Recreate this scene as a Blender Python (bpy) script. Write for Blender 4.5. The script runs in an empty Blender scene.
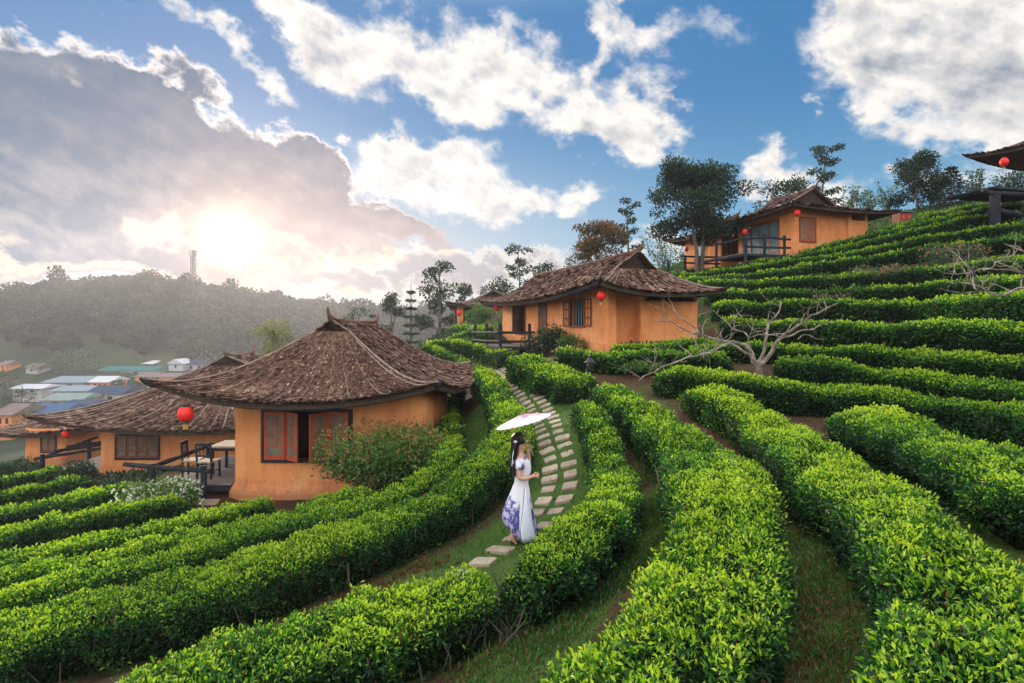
import bpy, math, random
import numpy as np
from mathutils import Vector, Matrix
R = math.radians
sc = bpy.context.scene
col = sc.collection
# ---------------------------------------------------------------- camera
F, CX, HZ = 569.0, 512.0, 330.0          # focal length in pixels, centre column, horizon row
cam = bpy.data.objects.new('camera', bpy.data.cameras.new('camera'))
col.objects.link(cam); sc.camera = cam
cam.location = (0, 0, 0); cam.rotation_euler = (R(90), 0, 0)
cam.data.sensor_width = 36; cam.data.lens = 36 * F / 1024
cam.data.shift_y = -(341.5 - HZ) / 1024.0 * 1.0
cam.data.clip_start = 0.05; cam.data.clip_end = 5000
# ---------------------------------------------------------------- view
sc.view_settings.view_transform = 'Standard'
sc.view_settings.look = 'None'
sc.view_settings.gamma = 1
sc.view_settings.exposure = 0.22
sc.cycles.max_bounces = 6
sc.cycles.diffuse_bounces = 3
sc.cycles.glossy_bounces = 2
sc.cycles.transmission_bounces = 3
sc.cycles.transparent_max_bounces = 6
sc.cycles.volume_bounces = 0
sc.cycles.use_denoising = True
# ---------------------------------------------------------------- sun
SUN_AZ, SUN_EL = math.atan2(228 - CX, F), R(11)
sd = Vector((math.sin(SUN_AZ) * math.cos(SUN_EL), math.cos(SUN_AZ) * math.cos(SUN_EL), math.sin(SUN_EL)))
sl = bpy.data.lights.new('sun', 'SUN'); sl.energy = 4.6; sl.angle = R(3); sl.color = (1.0, 0.86, 0.66)
so = bpy.data.objects.new('sun', sl); col.objects.link(so)
so.rotation_euler = (-sd).to_track_quat('-Z', 'Y').to_euler()
so.location = (-20, 40, 25)
# ---------------------------------------------------------------- world: sky with clouds
w = bpy.data.worlds.new('World'); sc.world = w; w.use_nodes = True
nt = w.node_tree; N = nt.nodes; LK = nt.links
for n in list(N): N.remove(n)
def nd(t, **k):
    n = N.new(t)
    for a, b in k.items(): setattr(n, a, b)
    return n
def setin(n, i, v):
    if v is None: return
    if hasattr(v, 'is_output') or isinstance(v, bpy.types.NodeSocket): LK.new(v, n.inputs[i])
    else: n.inputs[i].default_value = v
def M(op, a, b=None, c=None, clamp=False):
    n = nd('ShaderNodeMath', operation=op, use_clamp=clamp)
    setin(n, 0, a); setin(n, 1, b); setin(n, 2, c)
    return n.outputs[0]
def mixc(f, a, b, mode='MIX'):
    n = nd('ShaderNodeMix', data_type='RGBA', blend_type=mode)
    n.clamp_factor = True
    setin(n, 0, f); setin(n, 6, a); setin(n, 7, b)
    return n.outputs[2]
def smooth(x, lo, hi, a=0.0, b=1.0):
    n = nd('ShaderNodeMapRange', interpolation_type='SMOOTHSTEP')
    setin(n, 0, x); setin(n, 1, lo); setin(n, 2, hi); setin(n, 3, a); setin(n, 4, b)
    return n.outputs[0]
def comb(x, y, z):
    n = nd('ShaderNodeCombineXYZ'); setin(n, 0, x); setin(n, 1, y); setin(n, 2, z); return n.outputs[0]
def noise(v, scale, detail=6, rough=.55, dist=0.0):
    n = nd('ShaderNodeTexNoise'); setin(n, 'Vector', v); setin(n, 'Scale', scale); setin(n, 'Detail', detail)
    setin(n, 'Roughness', rough); setin(n, 'Distortion', dist); return n.outputs[0]
tc = nd('ShaderNodeTexCoord'); sx = nd('ShaderNodeSeparateXYZ'); LK.new(tc.outputs['Generated'], sx.inputs[0])
X, Y, Z = sx.outputs
az = M('ARCTAN2', X, Y)                         # 0 ahead, + to the right
el = M('ARCSINE', Z)
D2 = 100.0
def AE(px, py):                                  # sky direction of a spot of the photograph's sky, in hundredths of a radian
    x = (px - CX) / F; z = (HZ - py) / F
    return math.atan(x) * D2, math.atan(z / math.sqrt(1 + x * x)) * D2
azs = M('MULTIPLY', az, D2); els = M('MULTIPLY', el, D2)
base_v = comb(azs, M('MULTIPLY', els, 1.35), 0.0)
warp = nd('ShaderNodeTexNoise'); setin(warp, 'Vector', base_v); setin(warp, 'Scale', .06); setin(warp, 'Detail', 5.0); setin(warp, 'Roughness', .6)
wv = nd('ShaderNodeVectorMath', operation='MULTIPLY_ADD'); LK.new(warp.outputs['Color'], wv.inputs[0])
wv.inputs[1].default_value = (26, 20, 0); wv.inputs[2].default_value = (-13, -10, 0)
pos = nd('ShaderNodeVectorMath', operation='ADD'); LK.new(comb(azs, els, 0.0), pos.inputs[0]); LK.new(wv.outputs[0], pos.inputs[1])
def blobs(lst, vec):
    """sum of soft ellipses (px, py, half length, half height, tilt in degrees, weight)"""
    tot = None
    for (px, py, rx, ry, tilt, wt) in lst:
        a, e = AE(px, py); k = D2 / F
        sub = nd('ShaderNodeVectorMath', operation='SUBTRACT'); LK.new(vec, sub.inputs[0]); sub.inputs[1].default_value = (a, e, 0)
        src = sub.outputs[0]
        if tilt:
            rt = nd('ShaderNodeVectorRotate', rotation_type='Z_AXIS'); LK.new(src, rt.inputs['Vector']); rt.inputs['Angle'].default_value = -R(tilt); src = rt.outputs[0]
        dv = nd('ShaderNodeVectorMath', operation='MULTIPLY'); LK.new(src, dv.inputs[0]); dv.inputs[1].default_value = (1 / (rx * k), 1 / (ry * k), 0)
        dt = nd('ShaderNodeVectorMath', operation='DOT_PRODUCT'); LK.new(dv.outputs[0], dt.inputs[0]); LK.new(dv.outputs[0], dt.inputs[1])
        g = M('EXPONENT', M('MULTIPLY', dt.outputs['Value'], -1.0))
        tot = M('MULTIPLY', g, wt) if tot is None else M('MULTIPLY_ADD', g, wt, tot)
    return tot
rot = nd('ShaderNodeVectorRotate', rotation_type='Z_AXIS'); LK.new(comb(azs, els, 0.0), rot.inputs['Vector']); rot.inputs['Angle'].default_value = R(24)
str_ = nd('ShaderNodeVectorMath', operation='MULTIPLY'); LK.new(rot.outputs[0], str_.inputs[0]); str_.inputs[1].default_value = (.88, 1.3, 1)
base_v = str_.outputs[0]
nz = noise(base_v, .095, 10.0, .58)                # billows
nf = noise(base_v, .33, 6.0, .62, .4)
WHITE = [  # bright broken cumulus (px, py, half length, half height, tilt, weight)
 (205,22,62,11,-26,1.1),(300,12,44,18,-25,1.1),(330,48,52,20,-24,1.1),(392,38,60,30,-15,1.25),(440,78,62,20,-22,1.1),(500,58,52,24,-18,1.0),
 (535,95,58,16,-30,1.0),(590,60,16,50,-14,1.1),(600,118,40,14,-32,.9),(640,95,34,40,-8,1.35),(655,135,30,16,-10,.9),(640,18,60,14,0,.62),(720,18,50,16,0,.5),
 (868,22,52,26,-20,1.15),(930,60,78,34,-30,1.35),(990,92,70,34,-25,1.2),(1000,20,60,30,0,1.1),(880,118,40,14,-40,.75),(960,135,60,10,0,.45),
 (370,182,36,20,0,1.15),(398,152,34,18,0,1.2),(440,152,40,16,-5,1.1),(450,190,60,30,-8,1.2),(515,205,60,17,8,.9),(580,192,34,9,14,.9),(341,139,9,6,0,1.0),
 (762,165,13,18,20,1.1),(782,196,24,16,0,1.0),(830,200,36,11,0,.8),(690,252,60,20,0,.75),(920,180,70,8,0,.35),(40,26,40,4,-5,.35),(260,72,22,8,-30,.45)]
DARK = [   # the big shaded bank in front of the sun
 (10,120,170,60,-8,1.35),(95,140,130,52,-16,1.35),(185,182,100,42,-20,1.25),(288,165,36,46,10,1.25),(322,205,60,26,-20,1.0),(400,238,110,15,-8,.85),(20,215,140,40,0,1.0),(255,230,100,20,0,.8)]
LOW = [(120,268,160,14,0,1.0),(320,278,170,16,0,.9),(520,268,150,26,0,.8),(20,258,120,10,0,.8)]
sky = nd('ShaderNodeTexSky', sky_type='NISHITA'); sky.sun_disc = False
sky.sun_elevation = SUN_EL; sky.sun_rotation = SUN_AZ; sky.altitude = 800; sky.air_density = 1.2; sky.dust_density = .6; sky.ozone_density = 3.0
skc = nd('ShaderNodeVectorMath', operation='SCALE'); LK.new(sky.outputs[0], skc.inputs[0]); skc.inputs['Scale'].default_value = .10
# blue of the clear sky, deeper with height
blue = mixc(smooth(els, 2.0, 42.0), (.17,.46,.65,1), (.010,.17,.42,1))
clear = mixc(.86, skc.outputs[0], blue)
bw = blobs(WHITE, pos.outputs[0]); bd = blobs(DARK, pos.outputs[0]); bl = blobs(LOW, pos.outputs[0])
nzc = M('SUBTRACT', nz, .5); nfc = M('SUBTRACT', nf, .5)
def dens(b, a1, a2): return M('ADD', M('MULTIPLY_ADD', nzc, a1, b), M('MULTIPLY', nfc, a2))
dw = dens(bw, 2.5, .75); dd = dens(bd, 2.1, .6); dl = dens(bl, 3.4, 1.3)
# added bright cloud overhead and behind the camera, unseen, to fill-light the foreground
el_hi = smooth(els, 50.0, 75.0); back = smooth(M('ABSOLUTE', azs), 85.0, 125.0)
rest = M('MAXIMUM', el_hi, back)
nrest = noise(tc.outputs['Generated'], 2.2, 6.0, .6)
# thin veil low over the horizon
veil = M('MULTIPLY', smooth(els, 34.0, 0.0), smooth(azs, 40.0, -25.0))
c0 = mixc(M('MULTIPLY', veil, .9), clear, (.58,.52,.50,1))
al = smooth(dl, .35, .95)
lowcol = mixc(smooth(dl, .55, 1.15), (1.0,.90,.76,1), (.36,.33,.36,1))
c1 = mixc(M('MULTIPLY', al, .85), c0, lowcol)
aw = smooth(dw, .30, 1.25)
# relief: billows that face the sun are brighter
offs = nd('ShaderNodeVectorMath', operation='ADD'); LK.new(base_v, offs.inputs[0]); offs.inputs[1].default_value = (-1.6, 1.5, 0)
nz2 = noise(offs.outputs[0], .095, 10.0, .58)
rel = M('MULTIPLY', M('SUBTRACT', nz, nz2), 3.2)
shade = M('ADD', M('MULTIPLY', smooth(dw, .8, 2.1), .42), M('MULTIPLY', rel, -1.05), clamp=True)
whitecol = mixc(shade, (.90,.85,.79,1), (.24,.29,.36,1))
c2 = mixc(aw, c1, whitecol)
ad = smooth(dd, .46, .78)
rim = smooth(dd, .98, .62)
upper = smooth(els, 10.0, 30.0)
dk = mixc(smooth(els, 12.0, 36.0), (.37,.30,.30,1), (.035,.110,.205,1))
dk = mixc(smooth(azs, -26.0, -58.0), dk, (.032,.11,.205,1))
dk = mixc(M('MULTIPLY', M('ADD', rel, .20, clamp=True), smooth(els, 34.0, 10.0, .25, .8)), dk, (.60,.52,.49,1))
dkr = mixc(M('MULTIPLY', M('MULTIPLY', rim, smooth(nf, .30, .52)), smooth(els, 12.0, 26.0)), dk, (.98,.92,.86,1))
c3 = mixc(ad, c2, dkr)
# gaps of light low in the bank, round the sun
GAP = [(150,222,30,10,-10,1.0),(185,208,20,14,20,.8),(270,246,60,8,-5,.8),(70,262,110,7,2,1.0),(170,272,90,6,0,.8),(350,262,70,9,5,.9),(330,288,110,7,0,.9),(30,238,50,6,8,.6),(250,205,16,10,0,.6),(470,258,50,9,0,.7)]
dgp = dens(blobs(GAP, pos.outputs[0]), 3.2, 1.4)
c3 = mixc(M('MULTIPLY', smooth(dgp, .38, 1.15), .62), c3, (.92,.74,.54,1))
# aureole round the veiled sun
a0, e0 = AE(230, 236)
sxn = M('SUBTRACT', azs, a0); syn = M('SUBTRACT', els, e0)
r2 = M('ADD', M('MULTIPLY', sxn, sxn), M('MULTIPLY', syn, syn))
core = M('EXPONENT', M('MULTIPLY', r2, -1 / 12.0)); mid = M('EXPONENT', M('MULTIPLY', r2, -1 / 70.0)); wide = M('EXPONENT', M('MULTIPLY', r2, -1 / 420.0))
g1 = mixc(1.0, c3, comb(M('ADD', M('MULTIPLY', core, .9), M('ADD', M('MULTIPLY', mid, .36), M('MULTIPLY', wide, .16))),
                        M('ADD', M('MULTIPLY', core, .8), M('ADD', M('MULTIPLY', mid, .23), M('MULTIPLY', wide, .08))),
                        M('ADD', M('MULTIPLY', core, .6), M('ADD', M('MULTIPLY', mid, .09), M('MULTIPLY', wide, .05)))), 'ADD')
hidden = mixc(smooth(nrest, .42, .6), (.7,.9,1.25,1), (2.8,2.7,2.55,1))  # unseen clouds set far brighter than the visible ones, as fill light
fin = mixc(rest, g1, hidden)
low = smooth(els, -1.0, -6.0)
fin = mixc(low, fin, (.10,.12,.10,1))
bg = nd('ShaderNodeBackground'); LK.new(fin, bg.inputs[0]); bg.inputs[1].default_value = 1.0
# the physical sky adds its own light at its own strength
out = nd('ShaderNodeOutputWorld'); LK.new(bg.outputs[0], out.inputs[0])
w.cycles.sampling_method = 'MANUAL'; w.cycles.sample_map_resolution = 512
# ================================================================= tools
rng = np.random.default_rng(7)
def snoise(p, freq, seed, n=7):
    """cheap smooth noise in about [-1, 1] on an (k,3) array"""
    r = np.random.default_rng(seed); out = np.zeros(len(p))
    for i in range(n):
        d = r.normal(size=3); d /= np.linalg.norm(d); f = freq * r.uniform(.6, 1.9)
        out += np.sin(p @ d * f * 2 * math.pi + r.uniform(0, 6.28)) / math.sqrt(n) * .95
    return out
class MB:
    """collects vertices, faces, one float per vertex and a material slot per face"""
    def __init__(s): s.v = []; s.f3 = []; s.f4 = []; s.t = []; s.n = 0; s.m3 = []; s.m4 = []
    def add(s, v, f, t=.5, mi=0):
        v = np.asarray(v, float).reshape(-1, 3); f = np.asarray(f, int)
        s.v.append(v); s.t.append(np.full(len(v), t) if np.isscalar(t) else np.asarray(t, float))
        if f.shape[1] == 3: s.f3.append(f + s.n); s.m3.append(np.full(len(f), mi))
        else: s.f4.append(f + s.n); s.m4.append(np.full(len(f), mi))
        s.n += len(v); return s
    def box(s, c, d, rz=0.0, M4=None, t=.5, mi=0):
        x, y, z = [q / 2 for q in d]
        v = np.array([(-x,-y,-z),(x,-y,-z),(x,y,-z),(-x,y,-z),(-x,-y,z),(x,-y,z),(x,y,z),(-x,y,z)])
        if rz: cs, sn = math.cos(rz), math.sin(rz); v = v @ np.array([(cs, sn, 0), (-sn, cs, 0), (0, 0, 1)])
        v = v + np.array(c)
        return s.add(v, [(0,3,2,1),(4,5,6,7),(0,1,5,4),(1,2,6,5),(2,3,7,6),(3,0,4,7)], t, mi)
    def bar(s, a, b, w, h=None, t=.5, mi=0, up=(0,0,1)):
        a = np.array(a, float); b = np.array(b, float); h = h or w
        d = b - a; L = np.linalg.norm(d); d /= L; u = np.array(up, float)
        if abs(d @ u) > .98: u = np.array((1., 0, 0))
        r = np.cross(d, u); r /= np.linalg.norm(r); u = np.cross(r, d)
        v = [p + r * sx_ * w / 2 + u * sz_ * h / 2 for p in (a, b) for sx_, sz_ in ((-1,-1),(1,-1),(1,1),(-1,1))]
        return s.add(v, [(0,1,2,3),(7,6,5,4),(0,4,5,1),(1,5,6,2),(2,6,7,3),(3,7,4,0)], t, mi)
    def tube(s, pts, rad, n=8, t=.5, mi=0, wob=0.0):
        pts = np.asarray(pts, float); k = len(pts)
        rad = np.full(k, rad) if np.isscalar(rad) else np.asarray(rad, float)
        T = np.gradient(pts, axis=0); T /= np.linalg.norm(T, axis=1)[:, None] + 1e-9
        u = np.array((0., 0, 1)) if abs(T[0][2]) < .9 else np.array((1., 0, 0))
        V = []; an = np.arange(n) * 2 * math.pi / n
        for i in range(k):
            r = np.cross(T[i], u); r /= np.linalg.norm(r) + 1e-9; u = np.cross(r, T[i])
            rr = rad[i] * (1 + (wob * rng.normal(size=n) if wob else 0))
            V.append(pts[i] + (np.cos(an) * rr)[:, None] * r + (np.sin(an) * rr)[:, None] * u)
        V = np.concatenate(V); Fq = []
        for i in range(k - 1):
            for j in range(n): Fq.append((i*n+j, i*n+(j+1)%n, (i+1)*n+(j+1)%n, (i+1)*n+j))
        s.add(V, Fq, t, mi)
        a = s.n
        s.add([pts[0], pts[-1]], [(0, 0, 0)], t, mi) if False else None
        caps = []
        o = s.n - k * n
        base = np.array([[0, (j+1)%n + 1, j+1] for j in range(n)]); top = np.array([[0, j+1, (j+1)%n+1] for j in range(n)])
        s.add(np.vstack([pts[0], V[:n]]), base, t, mi); s.add(np.vstack([pts[-1], V[-n:]]), top, t, mi)
        return s
    def taper(s, pts, ra, rb, n=5, step=.3, **k):
        P = resample(pts, step)[0]; return s.tube(P, np.linspace(ra, rb, len(P)), n, **k)
    def lathe(s, prof, c=(0,0,0), n=16, t=.5, mi=0):
        prof = np.asarray(prof, float); k = len(prof); an = np.arange(n) * 2 * math.pi / n
        V = np.concatenate([np.stack([np.cos(an)*r, np.sin(an)*r, np.full(n, z)], 1) for r, z in prof]) + np.array(c)
        Fq = [(i*n+j, i*n+(j+1)%n, (i+1)*n+(j+1)%n, (i+1)*n+j) for i in range(k-1) for j in range(n)]
        return s.add(V, Fq, t, mi)
    def grid(s, P, t=.5, mi=0, closed=False, flip=False):
        P = np.asarray(P, float); a, b = P.shape[:2]; f = []
        ii, jj = np.meshgrid(np.arange(a-1), np.arange(b if closed else b-1), indexing='ij')
        j2 = (jj+1) % b
        q = np.stack([ii*b+jj, ii*b+j2, (ii+1)*b+j2, (ii+1)*b+jj], -1).reshape(-1, 4)
        if flip: q = q[:, ::-1]
        tt = t if np.isscalar(t) else np.asarray(t).reshape(-1)
        return s.add(P.reshape(-1, 3), q, tt, mi)
    def build(s, name, mats, parent=None, smooth=False, loc=None):
        me = bpy.data.meshes.new(name); v = np.concatenate(s.v); me.vertices.add(len(v)); me.vertices.foreach_set('co', v.ravel())
        f3 = np.concatenate(s.f3) if s.f3 else np.zeros((0,3),int); f4 = np.concatenate(s.f4) if s.f4 else np.zeros((0,4),int)
        idx = np.concatenate([f3.ravel(), f4.ravel()]); tot = np.concatenate([np.full(len(f3),3), np.full(len(f4),4)])
        me.loops.add(len(idx)); me.loops.foreach_set('vertex_index', idx.astype(np.int32))
        me.polygons.add(len(tot)); me.polygons.foreach_set('loop_start', np.concatenate([[0], np.cumsum(tot)[:-1]]).astype(np.int32))
        mi = np.concatenate(s.m3 + s.m4) if (s.m3 or s.m4) else np.zeros(0)
        m3 = np.concatenate(s.m3) if s.m3 else np.zeros(0); m4 = np.concatenate(s.m4) if s.m4 else np.zeros(0)
        me.polygons.foreach_set('material_index', np.concatenate([m3, m4]).astype(np.int32))
        me.polygons.foreach_set('use_smooth', np.full(len(tot), bool(smooth)))
        at = me.attributes.new('tint', 'FLOAT', 'POINT'); at.data.foreach_set('value', np.concatenate(s.t).astype(np.float32))
        me.update(calc_edges=True)
        for m in (mats if isinstance(mats, (list, tuple)) else [mats]): me.materials.append(m)
        o = bpy.data.objects.new(name, me); col.objects.link(o)
        if parent: o.parent = parent
        if loc is not None: o.location = loc
        return o
def tag(o, label=None, cat=None, group=None, kind=None):
    if label: o['label'] = label
    if cat: o['category'] = cat
    if group: o['group'] = group
    if kind: o['kind'] = kind
    return o
def empty(name, loc, rz, label, cat, group=None):
    o = bpy.data.objects.new(name, None); col.objects.link(o); o.location = loc; o.rotation_euler = (0, 0, rz)
    o.empty_display_size = .2
    return tag(o, label, cat, group)
def copy_thing(o, loc=None, rz=None, label=None, scale=None):
    c = o.copy(); col.objects.link(c)
    if loc is not None: c.location = loc
    if rz is not None: c.rotation_euler = (0, 0, rz)
    if scale: c.scale = (scale,) * 3
    if label: c['label'] = label
    for ch in list(o.children):
        d = ch.copy(); col.objects.link(d); d.parent = c
        for g in list(ch.children):
            e = g.copy(); col.objects.link(e); e.parent = d
    return c
# ----------------------------------------------------------------- materials
def mat(name):
    m = bpy.data.materials.new(name); m.use_nodes = True; t = m.node_tree
    for n in list(t.nodes): t.nodes.remove(n)
    return m, t
class NB:
    def __init__(s, t): s.t = t
    def n(s, typ, ins=None, **k):
        n = s.t.nodes.new(typ)
        for a, b in k.items(): setattr(n, a, b)
        for a, b in (ins or {}).items():
            if isinstance(b, bpy.types.NodeSocket): s.t.links.new(b, n.inputs[a])
            else: n.inputs[a].default_value = b
        return n
    def ramp(s, fac, stops):
        r = s.n('ShaderNodeValToRGB', {0: fac}); e = r.color_ramp.elements
        while len(e) > 1: e.remove(e[0])
        e[0].position = stops[0][0]; e[0].color = (*stops[0][1], 1)
        for p, c in stops[1:]: x = e.new(p); x.color = (*c, 1)
        return r.outputs[0]
    def noise(s, scale, detail=4, rough=.6, vec=None, dist=0):
        i = {'Scale': scale, 'Detail': detail, 'Roughness': rough, 'Distortion': dist}
        if vec is not None: i['Vector'] = vec
        return s.n('ShaderNodeTexNoise', i).outputs[0]
    def mix(s, f, a, b, mode='MIX'):
        return s.n('ShaderNodeMix', {0: f, 6: a, 7: b}, data_type='RGBA', blend_type=mode).outputs[2]
    def out(s, sh): s.t.links.new(sh, s.n('ShaderNodeOutputMaterial').inputs[0])
def leaf_mat(name, stops, transl=.35, rough=.45, var=.25, spec=.35):
    m, t = mat(name); b = NB(t)
    a = b.n('ShaderNodeAttribute', attribute_name='tint').outputs['Fac']
    c = b.ramp(a, stops)
    tcn = b.n('ShaderNodeTexCoord').outputs['Object']
    v = b.noise(.9, 3, .6, tcn)
    c = b.mix(v, c, b.mix(1.0, c, (1-var, 1.0-var*.6, 1-var, 1), 'MULTIPLY'))
    p = b.n('ShaderNodeBsdfPrincipled', {'Base Color': c, 'Roughness': rough, 'Specular IOR Level': spec})
    tr = b.n('ShaderNodeBsdfTranslucent', {'Color': b.mix(1.0, c, (1.5, 1.6, .7, 1), 'MULTIPLY')})
    mx = b.n('ShaderNodeMixShader', {0: transl, 1: p.outputs[0], 2: tr.outputs[0]})
    b.out(mx.outputs[0]); return m
def simple_mat(name, stops, scale=4, rough=.8, bump=.0, bscale=30, detail=5, use_tint=0.0, coords='Object', metallic=0, stretch=None, spec=.3):
    m, t = mat(name); b = NB(t)
    v = b.n('ShaderNodeTexCoord').outputs[coords]
    if stretch: v = b.n('ShaderNodeMapping', {0: v, 3: stretch}).outputs[0]
    f = b.noise(scale, detail, .65, v)
    if use_tint:
        a = b.n('ShaderNodeAttribute', attribute_name='tint').outputs['Fac']
        f = b.n('ShaderNodeMath', {0: b.n('ShaderNodeMath', {0: f, 1: 1-use_tint}, operation='MULTIPLY').outputs[0], 1: b.n('ShaderNodeMath', {0: a, 1: use_tint}, operation='MULTIPLY').outputs[0]}, operation='ADD').outputs[0]
    c = b.ramp(f, stops)
    p = b.n('ShaderNodeBsdfPrincipled', {'Base Color': c, 'Roughness': rough, 'Metallic': metallic, 'Specular IOR Level': spec})
    if bump:
        bn = b.n('ShaderNodeBump', {'Strength': bump, 'Distance': .02, 'Height': b.noise(bscale, 5, .7, v)})
        t.links.new(bn.outputs[0], p.inputs['Normal'])
    b.out(p.outputs[0]); return m
MT = {}
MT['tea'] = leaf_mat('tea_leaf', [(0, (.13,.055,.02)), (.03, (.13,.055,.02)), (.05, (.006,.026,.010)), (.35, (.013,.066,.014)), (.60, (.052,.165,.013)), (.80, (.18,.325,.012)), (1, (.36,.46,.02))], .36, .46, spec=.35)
MT['litter'] = leaf_mat('dead_leaf', [(0, (.05,.025,.012)), (.5, (.13,.07,.03)), (1, (.26,.17,.08))], .1, .8, spec=.1)
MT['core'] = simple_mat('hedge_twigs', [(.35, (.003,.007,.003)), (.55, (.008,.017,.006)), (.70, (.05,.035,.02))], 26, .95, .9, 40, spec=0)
MT['shrub'] = leaf_mat('shrub_leaf', [(0, (.012,.04,.014)), (.45, (.045,.125,.028)), (.75, (.12,.21,.04)), (.92, (.25,.24,.06)), (1, (.34,.17,.06))], .3, .5)
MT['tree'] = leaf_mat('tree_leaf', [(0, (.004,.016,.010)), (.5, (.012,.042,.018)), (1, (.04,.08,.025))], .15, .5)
MT['tree_pale'] = leaf_mat('pale_tree_leaf', [(0, (.03,.06,.04)), (.5, (.07,.11,.06)), (1, (.15,.19,.09))], .3, .5)
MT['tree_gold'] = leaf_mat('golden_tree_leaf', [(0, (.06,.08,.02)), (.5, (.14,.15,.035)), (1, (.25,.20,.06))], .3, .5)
MT['tree_red'] = leaf_mat('reddish_tree_leaf', [(0, (.02,.04,.015)), (.5, (.10,.06,.02)), (1, (.26,.08,.03))], .3, .5)
MT['forest'] = leaf_mat('forest_leaf', [(0, (.004,.014,.011)), (.5, (.012,.032,.017)), (1, (.050,.062,.022))], .04, .7, spec=.1)
MT['bark'] = simple_mat('bark', [(.3, (.05,.04,.03)), (.7, (.16,.13,.10))], 6, .9, .5, 25, stretch=(1,1,.25))
MT['bare_bark'] = simple_mat('grey_bark', [(.3, (.09,.07,.055)), (.5, (.20,.155,.12)), (.7, (.42,.36,.30))], 7, .9, .6, 30)
def stucco():
    m, t = mat('orange_mud_plaster'); b = NB(t); v = b.n('ShaderNodeTexCoord').outputs['Object']
    st = b.n('ShaderNodeMapping', {0: v, 3: (1.6,1.6,.35)}).outputs[0]
    big = b.noise(.9, 6, .68, v); fine = b.noise(14, 8, .7, v); streak = b.noise(2.2, 5, .7, st)
    c = b.ramp(big, [(.28, (.58,.19,.062)), (.45, (.74,.275,.095)), (.6, (.80,.33,.13)), (.75, (.83,.42,.20))])
    c = b.mix(b.n('ShaderNodeMapRange', {0: streak, 1: .50, 2: .78, 3: 0, 4: .55}).outputs[0], c, (.42,.17,.07,1))
    c = b.mix(b.n('ShaderNodeMapRange', {0: fine, 1: .35, 2: .7, 3: 0, 4: .45}).outputs[0], c, b.mix(1.0, c, (.72,.66,.60,1), 'MULTIPLY'))
    z = b.n('ShaderNodeSeparateXYZ', {0: v}).outputs[2]
    zz = b.n('ShaderNodeMath', {0: z, 1: b.n('ShaderNodeMath', {0: streak, 1: .7}, operation='MULTIPLY').outputs[0]}, operation='SUBTRACT').outputs[0]
    c = b.mix(b.n('ShaderNodeMapRange', {0: zz, 1: .12, 2: -.22, 3: 0, 4: .6}).outputs[0], c, (.30,.13,.07,1))
    cr = b.n('ShaderNodeTexVoronoi', {'Vector': b.n('ShaderNodeVectorMath', {0: v, 1: b.n('ShaderNodeTexNoise', {'Vector': v, 'Scale': 3.0, 'Detail': 4.0}).outputs[1]}, operation='ADD').outputs[0], 'Scale': .8}, feature='DISTANCE_TO_EDGE').outputs['Distance']
    crk = b.n('ShaderNodeMapRange', {0: cr, 1: .0, 2: .012, 3: .45, 4: 0}).outputs[0]
    c = b.mix(b.n('ShaderNodeMath', {0: crk, 1: b.n('ShaderNodeMapRange', {0: big, 1: .45, 2: .6}).outputs[0]}, operation='MULTIPLY').outputs[0], c, (.22,.09,.04,1))
    p = b.n('ShaderNodeBsdfPrincipled', {'Base Color': c, 'Roughness': .92, 'Specular IOR Level': .15})
    bn = b.n('ShaderNodeBump', {'Strength': .55, 'Distance': .025, 'Height': b.n('ShaderNodeMath', {0: fine, 1: b.noise(3.5, 5, .6, v)}, operation='ADD').outputs[0]})
    t.links.new(bn.outputs[0], p.inputs['Normal']); b.out(p.outputs[0]); return m
MT['stucco'] = stucco()
MT['stucco_pale'] = simple_mat('pale_plaster', [(.3, (.30,.28,.26)), (.7, (.42,.40,.37))], 2, .9)
MT['thatch'] = simple_mat('thatch_leaf', [(.1, (.030,.014,.009)), (.4, (.110,.055,.036)), (.65, (.23,.13,.088)), (.9, (.48,.33,.24))], 5, .85, 0, use_tint=.75, spec=.15)
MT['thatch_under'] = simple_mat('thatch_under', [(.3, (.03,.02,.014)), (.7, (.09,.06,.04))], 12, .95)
MT['batten'] = simple_mat('batten_wood', [(.3, (.12,.08,.06)), (.7, (.32,.24,.19))], 6, .8)
MT['dark_wood'] = simple_mat('dark_stained_wood', [(.3, (.012,.013,.018)), (.7, (.04,.042,.05))], 5, .85, .2, 30, stretch=(1,1,.3), spec=.1)
MT['deck'] = simple_mat('deck_boards', [(.3, (.10,.085,.08)), (.7, (.24,.21,.19))], 5, .95, .2, 30, stretch=(.3,3,1))
MT['red_wood'] = simple_mat('red_window_wood', [(.3, (.30,.045,.015)), (.7, (.48,.085,.03))], 6, .5, .1, 20)
MT['brown_wood'] = simple_mat('brown_window_wood', [(.3, (.12,.03,.015)), (.7, (.24,.07,.035))], 6, .5, .1, 20)
MT['lattice'] = simple_mat('window_lattice', [(.3, (.10,.08,.05)), (.7, (.22,.18,.11))], 6, .5)
MT['glass'] = simple_mat('window_glass', [(.3, (.05,.12,.12)), (.7, (.10,.20,.20))], 2, .08, spec=.6)
MT['black'] = simple_mat('black_paint', [(.3, (.008,.008,.010)), (.7, (.02,.02,.022))], 4, .45)
MT['room'] = simple_mat('dark_room', [(.3, (.010,.009,.008)), (.7, (.02,.018,.015))], 4, .9)
MT['lantern'] = simple_mat('red_lantern_cloth', [(.3, (.70,.010,.008)), (.7, (.85,.03,.02))], 4, .5)
MT['gold'] = simple_mat('yellow_fringe', [(.3, (.55,.30,.03)), (.7, (.75,.45,.06))], 4, .5)
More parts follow.
